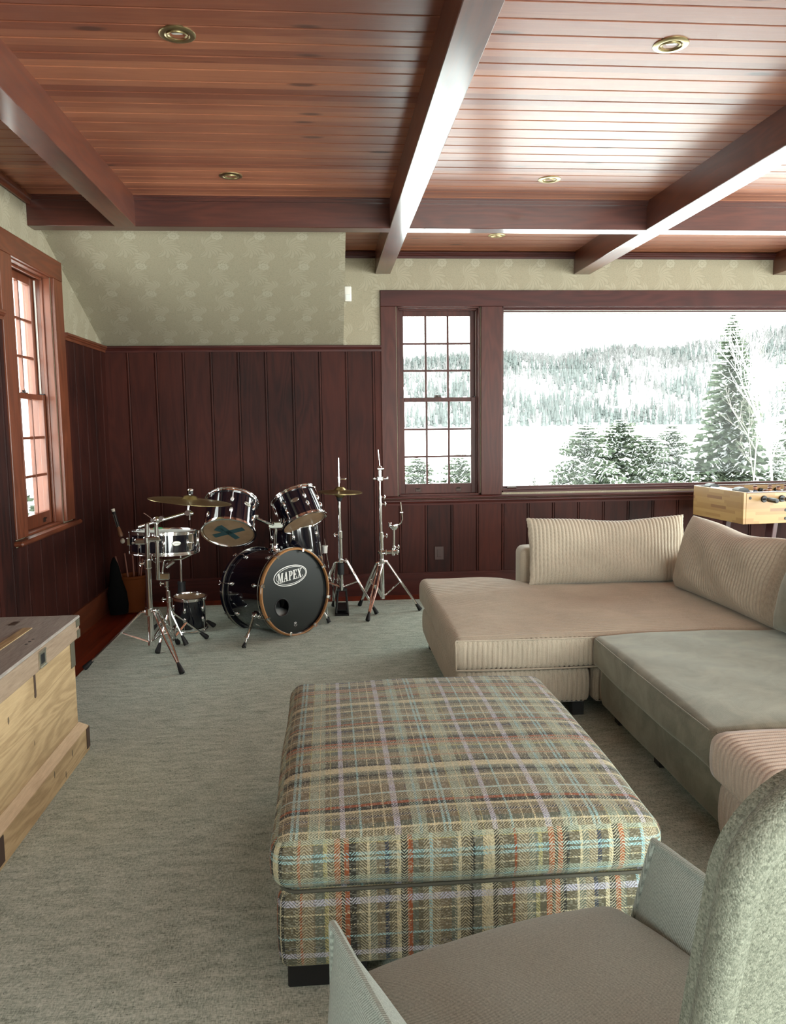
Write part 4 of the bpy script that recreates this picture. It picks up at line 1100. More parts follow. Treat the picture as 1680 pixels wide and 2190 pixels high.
# tom holder on the bass drum
th_top = pY(590, 1122, 5.72)
mb = MB(); b0 = BMx @ Vector((0, BR, -.20)); mb.sph(b0+Vector((0, 0, .005)), .045, (1, 1, .5)); mb.cyl(b0, b0+Vector((0, 0, .05)), .030, .018, 20); mb.cyl(b0, th_top, .0125, seg=16)
mb.cyl(b0+Vector((-.03, 0, .045)), b0+Vector((.03, 0, .045)), .006)
mb.build('tom_holder_post', m_chrome, bd)
mb = MB()
for q in (pY(548, 1108, 5.62), pY(620, 1115, 5.72)):
    mb.tube([th_top, (th_top+q)/2+Vector((0, 0, -.008)), q], .012, 10)
mb.box((th_top.x-.045, th_top.y-.022, th_top.z-.028), (th_top.x+.045, th_top.y+.022, th_top.z+.022), bev=.008)
for dx in (-.038, .038): mb.cyl(th_top+Vector((dx, -.03, -.005)), th_top+Vector((dx, .03, -.005)), .012); mb.cyl(th_top+Vector((dx, -.01, .02)), th_top+Vector((dx, -.01, .045)), .004)
q = pY(541, 1082, 5.60); mb.tube([pY(548, 1108, 5.62), pY(541, 1108, 5.60), q], .0075, 8); mb.box((q.x-.016, q.y-.02, q.z-.02), (q.x+.016, q.y+.02, q.z+.02), bev=.004)
mb.build('tom_arms', m_chrome, bd)

# ---- toms
c0 = pY(489, 1138, 5.50)
t = thing('tom_drum', 'left black rack tom with a teal tape cross on its bottom head', 'drum', c0)
MT = frame((.04, .63, .775), c0, (-.5, -1, .35)); 
drum(t, MT, .173, .238, 6, facing(MT), badge=(facing(MT)+R_(38), .155))
mb = MB()
for ang, l, off in ((35, .118, (0, 0)), (-47, .098, (.0, .002)), (-20, .03, (.04, .055))):
    m = MT @ Matrix.Translation((off[0], off[1], -.0025)) @ Matrix.Rotation(facing(MT)+PI/2-R_(ang), 4, 'Z') ; mb.box((-l, -.021, -.0015), (l, .021, 0), m)
TAPE = mb.build('tape_cross', m_tape, t)
mb = MB(); mb.box((-.01, -.012, -.03), (.012, .012, .03), frame((1, 0, 0), pY(543, 1104, 5.58)), bev=.004); mb.build('mount_bracket', m_chrome, t)

c0 = pY(650, 1116, 5.76)
t = thing('tom_drum', 'right black rack tom tilted to the left above the logo drum', 'drum', c0)
MT2 = frame((-.36, .42, .84), c0, (-.2, -1, .2))
drum(t, MT2, .158, .21, 6, facing(MT2)+R_(28), badge=(facing(MT2), .125))
mb = MB(); mb.box((-.02, -.02, -.02), (.02, .02, .02), frame((1, 0, 0), pY(612, 1112, 5.70)), bev=.004); mb.build('mount_bracket', m_chrome, t)

c0 = pY(643, 1244, 6.02)
t = thing('floor_tom', 'deep black floor tom standing behind the logo drum', 'drum', c0)
ax = Vector((-.09, .02, 1))
MT3 = frame(ax, c0, (0, -1, 0))
drum(t, MT3, .190, .44, 6, facing(MT3)-R_(5), badge=(facing(MT3)+R_(26), .25))
for a in (150, 35, 270):
    c, s = math.cos(R_(a)), math.sin(R_(a)); q = MT3 @ Vector((.205*c, .205*s, .30)); e = MT3 @ Vector((.205*c, .205*s, .05)); g = e+(e-q)*((e.z-GZ-.01)/(q.z-e.z))
    mb = MB(); mb.cyl(q, g, .0055); mb.box((-.016, -.012, -.035), (.016, .012, .035), frame(ax, MT3 @ Vector((.200*c, .200*s, .16))), bev=.005); lg = mb.build('leg', m_chrome, t)
    mb = MB(); mb.cyl(g+(q-g).normalized()*.03, g, .010, .014); mb.build('rubber_foot', m_rubber, lg)

# thin rod with a white clamp beside the floor tom
rd = thing('clamp_rod', 'thin chrome rod with a white clamp beside the floor tom', 'rod', pY(716, 1282, 6.18))
mb = MB(); pts = [pY(693, 1152, 6.18), pY(697, 1180, 6.18), pY(705, 1225, 6.18), pY(714, 1272, 6.18), pY(717, 1287, 6.18)]; pts[-1].z = GZ; mb.tube(pts, .0045, 8); mb.build('rod', m_chrome, rd)
mb = MB(); q = pY(695, 1176, 6.18); mb.cyl(q-Vector((0, 0, .025)), q+Vector((0, 0, .028)), .016, .020); mb.cyl(q+Vector((0, 0, .028)), q+Vector((0, 0, .034)), .023); mb.build('clamp', m_whitep, rd)

# ---- snare and stands
def tripod_leg(t, collar, knee, foot, brace, w=.020, r=.0062, bar=False, bf=.5):
    collar, knee, foot = Vector(collar), Vector(knee), Vector(foot); foot.z = GZ+.012
    d = (foot-knee).normalized(); side = d.cross(Vector((0, 0, 1))).normalized()
    tip = foot-d*.055
    mb = MB()
    if bar: mb.tube([collar, knee, (knee+tip)/2, tip], .0085, 8, flat=1.0)
    else:
        for s in (-1, 1):
            mb.tube([collar+side*s*w*.35, knee+side*s*w*.5, (knee*.45+tip*.55)+side*s*w*.55, tip+side*s*.004], r, 8)
        for k in (.0, bf, 1.0):
            q = knee*(1-k)+tip*k; mb.cyl(q-side*w*.6*(1 if k < 1 else .3), q+side*w*.6*(1 if k < 1 else .3), .005, seg=8)
    if brace is not None:
        q = knee*(1-bf)+tip*bf
        for s in (-1, 1): mb.tube([q+side*s*w*.3, Vector(brace)+side*s*w*.25], .0055, 6)
    leg = mb.build('leg', m_chrome, t)
    mb = MB(); mb.tube([tip-d*.012, tip+d*.01, foot-d*.004, foot+d*.006], .012, 12, rad=[.009, .0125, .018, .0165]); mb.build('rubber_foot', m_rubber, leg)
def collar(mb, p, r=.02, h=.04, wing=(1, 0, 0)):
    p = Vector(p); mb.cyl(p-Vector((0, 0, h/2)), p+Vector((0, 0, h/2)), r, seg=18); mb.cyl(p-Vector((0, 0, h*.65)), p-Vector((0, 0, h/2)), r*.8, r, 18)
    w = Vector(wing).normalized(); mb.cyl(p, p+w*(r+.022), .006, seg=8)
    up = Vector((0, 0, 1)); mb.tube([p+w*(r+.020)-up*.016, p+w*(r+.028), p+w*(r+.020)+up*.016], .0045, 6)

def clamps(t, lst, nm='height_clamp'):
    for a in lst:
        mb = MB(); collar(mb, *a); mb.build(nm, m_chrome, t)

# boom cymbal stand
D1 = 4.98
base = pY(324, 1376, D1); ctop = pY(318, 1166, D1)
cs = thing('cymbal_stand', 'chrome boom cymbal stand nearest the chest, legs spread wide', 'cymbal stand', (base.x, base.y, GZ))
mb = MB(); kn = pY(318, 1308, D1)
mb.cyl(base, pY(316, 1200, D1), .0185, seg=18); mb.cyl(pY(316, 1200, D1), pY(314, 1120, D1), .0145, seg=18)
mb.cyl(base-Vector((0, 0, .01)), base+Vector((0, 0, .02)), .022); mb.build('pole', m_chrome, cs)
clamps(cs, ((kn, .026, .04, (1, -.3, 0)), (pY(316, 1205, D1), .025, .05, (-1, -.2, 0)), (pY(314, 1155, D1), .022, .03, (1, .2, 0))))
mb = MB(); v1 = pY(338, 1240, D1); v0 = pY(334, 1120, D1); mb.cyl(v1, v0, .0125, seg=16)
mb.box((-.05, -.018, -.014), (.05, .018, .014), Matrix.Translation(pY(325, 1152, D1)), bev=.006)
mb.box((-.035, -.016, -.018), (.035, .016, .018), Matrix.Translation(pY(300, 1158, D1)), bev=.008); mb.cyl(pY(282, 1162, D1), pY(345, 1155, D1), .006)
mb.build('multi_clamp', m_chrome, cs)
mb = MB(); jo = pY(335, 1112, D1); e0 = pY(295, 1127, D1); e1 = pY(402, 1096, 5.09)
mb.cyl(e0, e1, .0085, seg=14); mb.sph(jo, .024, (1.1, .8, .9)); mb.cyl(jo+Vector((-.02, -.03, 0)), jo+Vector((-.02, .03, 0)), .012); mb.cyl(jo+Vector((.03, -.02, .012)), jo+Vector((.03, .02, .012)), .014)
mb.tube([jo+Vector((-.03, -.01, .01)), jo+Vector((-.06, -.01, .035)), jo+Vector((-.075, -.01, .045))], .004, 6); mb.cyl(jo-Vector((0, 0, .03)), v0, .013)
mb.build('boom_arm', m_chrome, cs)
mb = MB(); mb.cyl(e1+Vector((0, -.03, 0)), e1+Vector((0, .03, 0)), .017, seg=16); mb.sph(e1+Vector((.022, -.01, -.005)), .013); ct = pY(407, 1048, 5.1)
mb.cyl(e1, ct, .0065); mb.cyl(e1+Vector((.012, -.02, -.01)), e1+Vector((.01, -.02, -.045)), .005); mb.build('tilter', m_chrome, cs)
mb = MB(); k = pY(408, 1057, 5.1); mb.cyl(k, k+Vector((0, 0, .02)), .014); mb.build('felt', m_black, cs)
mb = MB(); mb.sph(ct, .013, (1.3, .7, .8)); mb.cyl(ct-Vector((.0, 0, .015)), ct, .008); mb.build('wing_nut', m_chrome, cs)
bt = base+Vector((0, 0, .004))
for knee, foot in (((250, 1352), (182, 1432)), ((356, 1372), (389, 1442))):
    tripod_leg(cs, kn, pY(302 if foot[0] < 300 else 333, 1309, D1-.01), pZ(foot[0], foot[1], GZ), bt, bf=.42, w=.030)
tripod_leg(cs, kn, kn+Vector((.03, .06, 0)), (-1.05, 5.42, GZ), bt, bf=.42, w=.026)

def cymbal(label, c, normal, R, bell=.055, h=.028, m=m_cym, flip=False, loc=None):
    prof = [(.006, h+.022), (bell*.4, h+.021), (bell*.75, h+.014), (bell, h), (bell*1.1, h-.003), (R*.6, h*.45), (R, 0)]
    prof = prof+[(r, z-.0014) for r, z in prof[::-1]]
    F = frame(normal, (0, 0, 0), (0, 1, 0))
    if flip: prof = [(r, -z) for r, z in prof]
    mb = MB(); mb.lathe(prof, F, 72); o = mb.build('cymbal', m, origin='keep'); o.location = c
    return tag(o, label, 'cymbal')
q = pY(406, 1072, 5.1); cymbal('large ride cymbal on the boom stand, over the snare', q, (.11, .012, 1), .258, .052, .018)

# snare drum on its stand
D2 = 5.33
c0 = pY(352, 1179, D2)
sn = thing('snare_drum', 'black snare drum with chrome rims and white top head', 'drum', c0)
MS = frame((.015, .055, 1), c0, (-.3, -1, 0))
drum(sn, MS, .212, .130, 8, facing(MS)-R_(2), badge=(facing(MS)+R_(20), .068), single=True)
mb = MB(); q = MS @ Vector((.225*math.cos(R_(165)), .225*math.sin(R_(165)), .09)); mb.box((-.018, -.014, -.03), (.018, .014, .035), Matrix.Translation(q), bev=.006); mb.box((-.012, -.02, -.07), (.010, -.012, -.02), Matrix.Translation(q), bev=.002); mb.build('strainer', m_chrome, sn)
mb = MB(); q = MS @ Vector((.226*math.cos(R_(38)), .226*math.sin(R_(38)), .075)); mb.box((-.012, -.012, -.025), (.012, .012, .025), Matrix.Translation(q), bev=.004); mb.build('butt_plate', m_chrome, sn)
mb = MB(); q = MS @ Vector((.03, .03, .153)); mb.lathe([(0, 0), (.030, 0), (.030, .006), (0, .006)], Matrix.Translation(pY(338, 1136, D2-.1)) if False else Matrix.Translation(q), 20); mb.build('green_felt', plain('green_felt', (.03, .22, .07), .8), sn)

sp = thing('snare_stand', 'low chrome stand carrying the black snare', 'drum stand', (-1.02, 5.40, GZ))
pb = pY(368, 1370, 5.40); pk = pY(362, 1300, 5.40); pt = pY(356, 1248, 5.40); bk0 = pY(352, 1232, 5.38)
mb = MB(); mb.cyl(pb, pt, .0115, seg=16); mb.cyl(pk, pk+Vector((0, 0, .12)), .0135, seg=16); collar(mb, pt, .018, .035, (-1, 0, 0)); collar(mb, pk+Vector((0, 0, .06)), .018, .03, (-1, -.1, 0)); mb.build('pole', m_chrome, sp)
mb = MB(); mb.box((-.065, -.02, -.025), (.02, .02, .025), Matrix.Translation(bk0+Vector((.015, 0, .0))), bev=.008)
top_c = pY(350, 1200, D2); top_c.z = c0.z-.03; mb.cyl(bk0+Vector((-.02, 0, 0)), top_c+Vector((0, 0, -.03)), .009)
mb.cyl(top_c+Vector((.02, -.02, -.07)), top_c+Vector((.07, -.03, -.03)), .016)
for a in (20, 140, 260):
    c, s = math.cos(R_(a)), math.sin(R_(a)); e = c0+Vector((.215*c, .215*s, -.018))
    mb.tube([top_c+Vector((0, 0, -.03)), top_c+Vector((.12*c, .12*s, -.03)), e, e+Vector((.015*c, .015*s, .03))], .006, 8)
mb.build('basket', m_chrome, sp)
for (fx, fy), kk in (((442, 1366), (372, 1312)), ((398, 1381), (368, 1316)), ((337, 1398), (358, 1316))):
    tripod_leg(sp, pk+Vector((0, 0, .02)), pY(kk[0], kk[1], 5.40), pZ(fx, fy, GZ), pb, bf=.45, bar=True)

# small drum on the carpet
q = pZ(405, 1345, GZ); q = Vector((-1.03, 5.80, GZ))
sd = thing('small_drum', 'small black drum with chrome rim standing on the carpet', 'drum', q)
MD = frame((.02, -.03, 1), q+Vector((0, 0, .022)), (-.3, -1, 0))
drum(sd, MD, .112, .225, 5, facing(MD)-R_(20), top=m_head, single=False)
mb = MB(); mb.box((-.010, -.125, .135), (.012, -.117, .185), MD, bev=.001); mb.build('pale_tab', m_nickel, sd)

# chrome rod with black collar in the background
q = pY(389, 1292, 5.95); q.z = GZ
rs_ = thing('drum_stool_post', 'chrome rod with a black collar and short tripod behind the small floor drum', 'stand', q)
mb = MB(); mb.cyl((q.x, q.y, .10), pY(384, 1160, 5.95), .011, seg=14); mb.build('post', m_chrome, rs_)
mb = MB(); mb.cyl(pY(389, 1272, 5.95), pY(388, 1247, 5.95), .034, .026, 18); mb.cyl(pY(388, 1250, 5.95), pY(388, 1244, 5.95), .030, .030, 18); mb.build('collar', m_rubber, rs_)
for a in (-20, 100, 220):
    c, s = math.cos(R_(a)), math.sin(R_(a)); tripod_leg(rs_, (q.x, q.y, .16), (q.x+.05*c, q.y+.05*s, .15), (q.x+.26*c, q.y+.26*s, GZ), (q.x, q.y, .10), bf=.4)

# kick pedal behind the bass drum
rc = BMx @ Vector((0, -BR, -LD)); d = -BN.copy(); d.z = 0; d.normalize(); s_ = Vector((-d.y, d.x, 0))
kp = thing('kick_pedal', 'black kick pedal on the floor behind the bass drum', 'pedal', (rc.x+d.x*.15, rc.y+d.y*.15, GZ))
mk = Matrix.Identity(4)
for i in range(3): mk[i][0] = d[i]; mk[i][1] = s_[i]; mk[i][2] = (0, 0, 1)[i]; mk[i][3] = (rc.x, rc.y, GZ)[i]
mb = MB(); mb.box((.0, -.06, 0), (.32, .06, .008), mk, bev=.002); mb.build('base_plate', m_black, kp)
mb = MB(); mb.box((.03, -.045, .012), (.31, .045, .020), mk @ Matrix.Translation((.31, 0, 0)) @ Matrix.Rotation(R_(16), 4, 'Y') @ Matrix.Translation((-.31, 0, 0)), bev=.003); mb.build('footboard', m_black, kp)
mb = MB()
for y in (-.055, .055): mb.box((.03, y-.008, .005), (.055, y+.008, .20), mk, bev=.003)
mb.cyl(mk @ Vector((.042, -.06, .19)), mk @ Vector((.042, .06, .19)), .007); mb.build('pedal_frame', m_black, kp)
mb = MB(); mb.cyl(mk @ Vector((.042, 0, .19)), mk @ Vector((.02, 0, .36)), .004); mb.sph(mk @ Vector((.018, 0, .37)), .025, (.8, 1, 1)); mb.build('beater', m_steel, kp)

# ---- hi-hat
D3 = 6.13
b = pY(731, 1308, D3); b.z = GZ
hh = thing('hi_hat_stand', 'chrome hi-hat stand with a black pedal, right of the drum kit', 'hi-hat stand', b)
mb = MB(); kn = pY(728, 1199, D3); mb.cyl(pY(730, 1262, D3), pY(727, 1150, D3), .0175, seg=16); mb.cyl(pY(727, 1150, D3), pY(725, 1072, D3), .0135, seg=16); mb.build('pole', m_chrome, hh)
mb = MB(); mb.cyl(pY(725, 1085, D3), pY(723.5, 979, D3), .0042, seg=10); mb.build('pull_rod', m_steel, hh)
clamps(hh, ((kn, .022, .03, (1, -.2, 0)), (pY(727, 1143, D3), .021, .055, (-1, -.2, 0)))); mb = MB(); q = pY(724, 1025, D3); mb.cyl(q-Vector((0, 0, .03)), q+Vector((0, 0, .02)), .010); mb.cyl(q, q+Vector((.05, -.01, .003)), .005); mb.sph(q+Vector((.05, -.01, .003)), .008, (1, .5, 1))
mb.build('clutch', m_chrome, hh)
mb = MB(); mb.cyl(pY(729, 1228, D3), pY(728.5, 1204, D3), .026, seg=18); mb.build('black_sleeve', m_rubber, hh); mb = MB(); mb.cyl(pY(725.5, 1073, D3), pY(725.5, 1064, D3), .012, .026, 18); mb.build('cymbal_seat', m_rubber, hh)
mb = MB(); q = pY(731, 1262, D3)
for sx in (-.045, .045): mb.tube([q+Vector((sx*.7, 0, 0)), Vector((b.x+sx, b.y, .04)), Vector((b.x+sx, b.y-.01, GZ+.01))], .009, 8)
mb.box((b.x-.055, b.y-.05, GZ), (b.x+.055, b.y+.30, GZ+.009), bev=.002); mb.box((b.x-.04, b.y-.0, GZ+.03), (b.x+.04, b.y+.26, GZ+.038), bev=.002); mb.box((q.x-.04, q.y-.014, q.z-.008), (q.x+.04, q.y+.014, q.z+.014), bev=.003)
mb.build('pedal', m_black, hh)
bt = pY(730, 1256, D3)
for k0, foot in (((741, 1199), (805, 1314)), ((720, 1203), (713, 1297)), ((716, 1203), (671, 1312))):
    tripod_leg(hh, kn, pY(k0[0], k0[1], D3), pZ(foot[0], foot[1], GZ), bt, bf=.44, w=.030, r=.0085)
q = pY(727, 1052, D3)
cymbal('upper hi-hat cymbal on the stand by the floor tom', q, (.03, -.02, 1), .172, .045, .020)
cymbal('lower hi-hat cymbal, turned upside down', q-Vector((0, 0, .006)), (.03, -.02, 1), .172, .045, .018, flip=True)

# ---- double tom stand near the window
D4 = 6.2
b = pY(818, 1280, D4)
ms = thing('multi_stand', 'tall chrome stand with a side holder, below the narrow window', 'stand', (b.x, b.y, GZ))
mb = MB(); mb.cyl(b, pY(815, 1150, D4), .0185, seg=16); mb.cyl(pY(815, 1150, D4), pY(812, 1060, D4), .0135, seg=16); mb.cyl(pY(812, 1065, D4), pY(811.5, 1018, D4), .0085, seg=16); mb.build('pole', m_chrome, ms)
kn = pY(816, 1200, D4); clamps(ms, ((kn, .023, .035, (.4, -1, 0)), (pY(815, 1146, D4), .020, .06, (1, -.1, 0)), (pY(813, 1078, D4), .015, .03, (1, 0, 0)), (pY(812, 1063, D4), .014, .02, (1, 0, 0))))
mb = MB(); q = pY(812, 1024, D4); mb.box((-.028, -.02, -.018), (.028, .02, .018), Matrix.Translation(q), bev=.008); mb.cyl(q-Vector((.045, 0, 0)), q+Vector((.055, 0, 0)), .006); mb.sph(q-Vector((.045, 0, 0)), .010); mb.sph(q+Vector((.058, 0, .003)), .012, (.6, .6, 1.2))
q2 = pY(812, 1002, D4); mb.cyl(q, q2, .012); mb.sph(q2, .021, (1, .8, 1)); mb.cyl(q2-Vector((.02, .015, 0)), q2+Vector((.03, -.015, 0)), .010); mb.cyl(q2, pY(808, 962, D4), .0042)
mb.build('tilter', m_chrome, ms)
mb = MB(); q = pY(830, 1180, D4); mb.box((-.085, -.022, -.014), (.085, .022, .014), Matrix.Translation(q), bev=.008)
for dx in (-.06, -.02, .03, .07): mb.cyl(q+Vector((dx, -.024, -.022)), q+Vector((dx, -.024, .022)), .006, seg=8)
mb.cyl(q+Vector((.04, 0, -.03)), q+Vector((.04, 0, .03)), .012); mb.build('side_clamp', m_chrome, ms)
mb = MB(); a = pY(842, 1187, D4); c_ = pY(842, 1134, D4); mb.cyl(a, c_, .0095, seg=14); collar(mb, pY(842, 1170, D4), .014, .02, (1, 0, 0)); q = pY(842, 1126, D4)
mb.lathe([(0, -.028), (.022, -.026), (.036, -.012), (.040, .004), (.038, .016), (.030, .020), (0, .020)], Matrix.Translation(q), 20); mb.box((-.045, -.014, -.005), (-.02, .014, .035), Matrix.Translation(q), bev=.004)
mb.tube([q+Vector((.03, 0, .005)), pY(857, 1118, D4), pY(860, 1110, D4), pY(858, 1092, D4), pY(856, 1074, D4)], .006, 8); mb.cyl(pY(858, 1096, D4)-Vector((.012, 0, 0)), pY(858, 1096, D4)+Vector((.012, 0, 0)), .007)
mb.build('tom_holder', m_chrome, ms)
bt = b+Vector((0, 0, .008))
for k0, foot in (((827, 1201), (898, 1306)), ((808, 1203), (769, 1296)), ((814, 1203), (786, 1329))):
    tripod_leg(ms, kn, pY(k0[0], k0[1], D4), pZ(foot[0], foot[1], GZ), bt, bf=.46, w=.030, r=.0085)

# ---- pot with sticks, dark instrument in the corner
pc = Vector((-1.60, 6.50, GZ if False else .012))
pot = thing('bucket', 'dark terracotta bucket holding sticks in the corner', 'bucket', pc)
mb = MB(); mb.lathe([(0, 0), (.088, 0), (.090, .012), (.086, .02), (.108, .27), (.113, .275), (.113, .295), (.106, .295), (.100, .27), (.080, .03), (0, .03)], Matrix.Translation(pc), 36); mb.build('bucket_body', m_terra, pot)
m_stick = plain('dark_hickory', (.16, .05, .03), .5)
for k, (dx, dy, tx, ty, h) in enumerate(((-.05, .02, -.13, .02, .44), (-.01, -.03, -.045, -.03, .47), (.02, .03, -.005, .05, .50), (.05, -.01, .09, -.02, .42), (.03, .05, .05, .08, .46))):
    mb = MB(); a = pc+Vector((dx*.7, dy*.7, .035)); e = pc+Vector((tx, ty, h)); mb.cyl(a, e, .008, .0065, 10); mb.sph(e, .008)
    tag(mb.build('stick', m_stick), ('leftmost stick in the corner bucket, leaning far left', 'tallest upright stick at the left of the bucket', 'upright stick in the middle of the bucket, behind the tallest', 'rightmost stick in the bucket, leaning right', 'stick at the back right of the corner bucket')[k], 'stick', 'sticks in the corner bucket')
# instrument: long-necked, dark, pale cap
ins = thing('stringed_instrument', 'black long-necked instrument leaning in the dark corner, pale cap at its top', 'instrument', (-1.69, 6.30, .0))
n0 = pY(242, 1092, 6.42); n1 = pY(262, 1157, 6.36)
dn = (n1-n0).normalized(); n2 = n1+dn*.20
m_cloth = plain('black_cloth', (.004, .004, .004), .95, spec=.05); m_ivory = plain('ivory', (.55, .50, .42), .4); m_dkwood = plain('dark_brown_wood', (.22, .10, .05), .3)
mb = MB(); mb.cyl(n0-dn*.012, n0+dn*.012, .016, .012, 16); mb.build('cap', m_ivory, ins)
mb = MB(); mb.cyl(n0+dn*.012, n0+dn*.14, .014, .014, 16); mb.build('neck', m_black, ins)
mb = MB()
for sx in (-.007, .007): mb.cyl(n0+dn*.03+Vector((sx, -.015, 0)), n0+dn*.135+Vector((sx, -.015, 0)), .0014, seg=6)
mb.build('metal_rails', m_nickel, ins)
mb = MB(); mb.tube([n0+dn*.14, n0+dn*.165, n0+dn*.20, n1-dn*.035], .012, 14, rad=[.013, .015, .019, .014]); mb.build('turned_joint', m_dkwood, ins)
mb = MB(); mb.sph(n1, .018, (1, 1, 1.2)); mb.build('lower_ferrule', m_ivory, ins)
mb = MB(); prof = [(.0, 0), (.14, .01), (.16, .10), (.15, .22), (.10, .34), (.085, .42), (.06, .50), (.02, .56), (0, .57)]
mb.lathe(prof, Matrix.Translation((-1.69, 6.40, .004)) @ Matrix.Rotation(R_(-3), 4, 'Y') @ Matrix.Diagonal((.50, .36, .82, 1)), 28); mb.build('body', m_cloth, ins)

# ================================================================== small wall things
wo_ = thing('wall_outlet', 'brown electrical outlet on the panelling under the narrow window', 'outlet', (.955, YB-.02, .362))
q = Vector((.955, YB-.0155, .362)); mb = MB(); mb.box((q.x-.040, q.y-.006, q.z-.060), (q.x+.040, q.y, q.z+.060), bev=.003); mb.build('plate', m_brownp, wo_)
mb = MB(); mb.box((q.x-.018, q.y-.009, q.z-.034), (q.x+.018, q.y-.005, q.z+.034), bev=.002); ob = mb.build('socket', m_brownp, wo_)
for dz in (-.017, .017):
    mb = MB(); mb.box((q.x-.008, q.y-.0096, q.z+dz-.003), (q.x-.006, q.y-.0085, q.z+dz+.006)); mb.box((q.x+.006, q.y-.0096, q.z+dz-.003), (q.x+.008, q.y-.0085, q.z+dz+.006)); mb.cyl((q.x, q.y-.0085, q.z+dz-.008), (q.x, q.y-.0096, q.z+dz-.008), .0025, seg=10); mb.build('slots', m_black, ob)
q = Vector((.197, YB, 2.582)); se = thing('motion_sensor', 'white plastic sensor box on the wallpaper beside the slope', 'sensor', q-Vector((0, 0, .06)))
mb = MB(); mb.box((q.x-.03, q.y-.045, q.z-.062), (q.x+.028, q.y, q.z+.062), bev=.008, seg=3); hs = mb.build('housing', m_whitep, se)
mb = MB(); mb.box((q.x-.020, q.y-.049, q.z-.050), (q.x+.018, q.y-.044, q.z-.005), bev=.002); mb.build('lens', m_headw, hs)

# recessed ceiling lights
m_refl = plain('lamp_reflector', (.80, .80, .78), .2, .9); m_bulb = plain('frosted_bulb', (.85, .86, .85), .25, coat=.5)
def downlight(x, y, label, tilt):
    t = thing('recessed_light', label, 'ceiling light', (x, y, ZC))
    T0 = Matrix.Translation((x, y, ZC)) @ Matrix.Rotation(PI, 4, 'X')
    mb = MB(); mb.lathe([(.067, -.002), (.067, .003), (.060, .006), (.046, .006), (.042, .003), (.042, -.012)], T0, 48); mb.build('trim_ring', m_brass, t)
    T1 = T0 @ Matrix.Rotation(R_(tilt), 4, 'X')
    mb = MB(); mb.lathe([(.039, -.006), (.039, .004), (.035, .006), (.031, .003), (.031, -.03)], T1, 40); mb.build('gimbal_ring', m_brass, t)
    mb = MB(); mb.lathe([(.0405, -.03), (.0405, -.001)], T0, 40); mb.build('housing', m_black, t)
    mb = MB(); mb.lathe([(.030, .002), (.026, -.012), (.012, -.024), (0, -.026)], T1, 32); rf = mb.build('reflector', m_refl, t)
    mb = MB(); mb.lathe([(0, .001), (.018, .0005), (.029, -.003), (.029, -.006), (0, -.006)], T1, 32); mb.build('bulb', m_bulb, rf)
for x, y, lab in ((-.520, 3.16, 'brass-rimmed recessed light nearest the top left corner of the photo'), (-.526, 4.848, 'brass-rimmed recessed light near the cross beam, left bay'), (1.348, 3.14, 'recessed light at the upper right, between middle and right beams'), (1.352, 4.84, 'recessed light near the cross beam, right bay'), (1.337, 6.26, 'recessed light beyond the cross beam, close to the window wall')):
    downlight(x, y, lab, 8)

# ================================================================== football table
fx0, fy0, fy1 = 3.15, 5.78, 6.50
A = pY(1590, 1053, fy0); Bq = pY(1480, 1037, fy1)
ZT, ZBm = .945, .700
dxy = Vector((Bq.x-A.x, fy1-fy0, 0)); ftw = dxy.length; dv = dxy.normalized(); du = Vector((dv.y, -dv.x, 0))   # du along the long side
FT = Matrix.Identity(4)
for i in range(3): FT[i][0] = du[i]; FT[i][1] = dv[i]; FT[i][2] = (0, 0, 1)[i]; FT[i][3] = (A.x, A.y, 0)[i]
ft = thing('foosball_table', 'light striped wood foosball table at the right edge by the window', 'game table', (A.x+.6, A.y+.3, GZ))
LEN = 1.38
def panel_uv(name, lo, hi, mat, parent):
    mb = MB(); mb.box(lo, hi, bev=.0015, seg=1); mb.bm.transform(FT)
    o = mb.build(name, mat, parent); me = o.data; l = me.uv_layers.new(name='uv')
    FI = (FT.inverted() @ basis(parent))
    big = max(range(2), key=lambda i: hi[i]-lo[i])
    for lp in me.loops:
        v = FI @ me.vertices[lp.vertex_index].co; l.data[lp.index].uv = (v[big]+lo[1-big]*3, v.z)
    return o
panel_uv('end_panel', (0, .022, ZBm), (.022, ftw-.022, ZT), m_butch, ft)
panel_uv('side_panel', (0.024, 0, ZBm), (LEN, .022, ZT-.008), m_butch, ft)
panel_uv('side_panel', (0.024, ftw-.022, ZBm), (LEN, ftw, ZT-.008), m_butch, ft)
panel_uv('end_panel', (LEN-.022, .022, ZBm), (LEN, ftw-.022, ZT), m_butch, ft)
panel_uv('corner_post', (0, 0, ZBm), (.023, .0215, ZT-.002), m_butch, ft)
mb = MB(); mb.box((.024, 0, ZT-.008), (LEN, .03, ZT), FT, bev=.002); mb.box((.024, ftw-.03, ZT-.008), (LEN, ftw, ZT), FT, bev=.002); mb.build('top_edge', plain('dark_burgundy_edge', (.05, .012, .012), .25, coat=.4), ft)
mb = MB(); mb.box((.022, .022, ZBm), (LEN-.022, ftw-.022, ZBm+.02), FT); mb.build('playfield', plain('green_playfield', (.05, .22, .09), .5), ft)
for yy in (.16, ftw-.16):                     # black goal covers on the end
    mb = MB(); pr = [(0, 0), (.10, 0), (.10, .012), (.085, .028), (.055, .038), (.02, .034), (0, .02)]
    m = FT @ Matrix.Translation((.03, yy+.04, ZT-.012)) @ Matrix.Rotation(PI/2, 4, 'X'); mb.prism(pr, .08, m); mb.build('ball_return', m_black, ft, ang=50)
mb = MB(); mb.box((.03, .20, ZT-.02), (.12, ftw-.20, ZT+.004), FT, bev=.01); mb.build('end_cover', m_chrome, ft)
m_skin = plain('figure_face', (.50, .24, .15), .5); m_hair = plain('figure_hair', (.10, .035, .02), .5); m_shirt = plain('figure_shirt', (.06, .07, .13), .5)
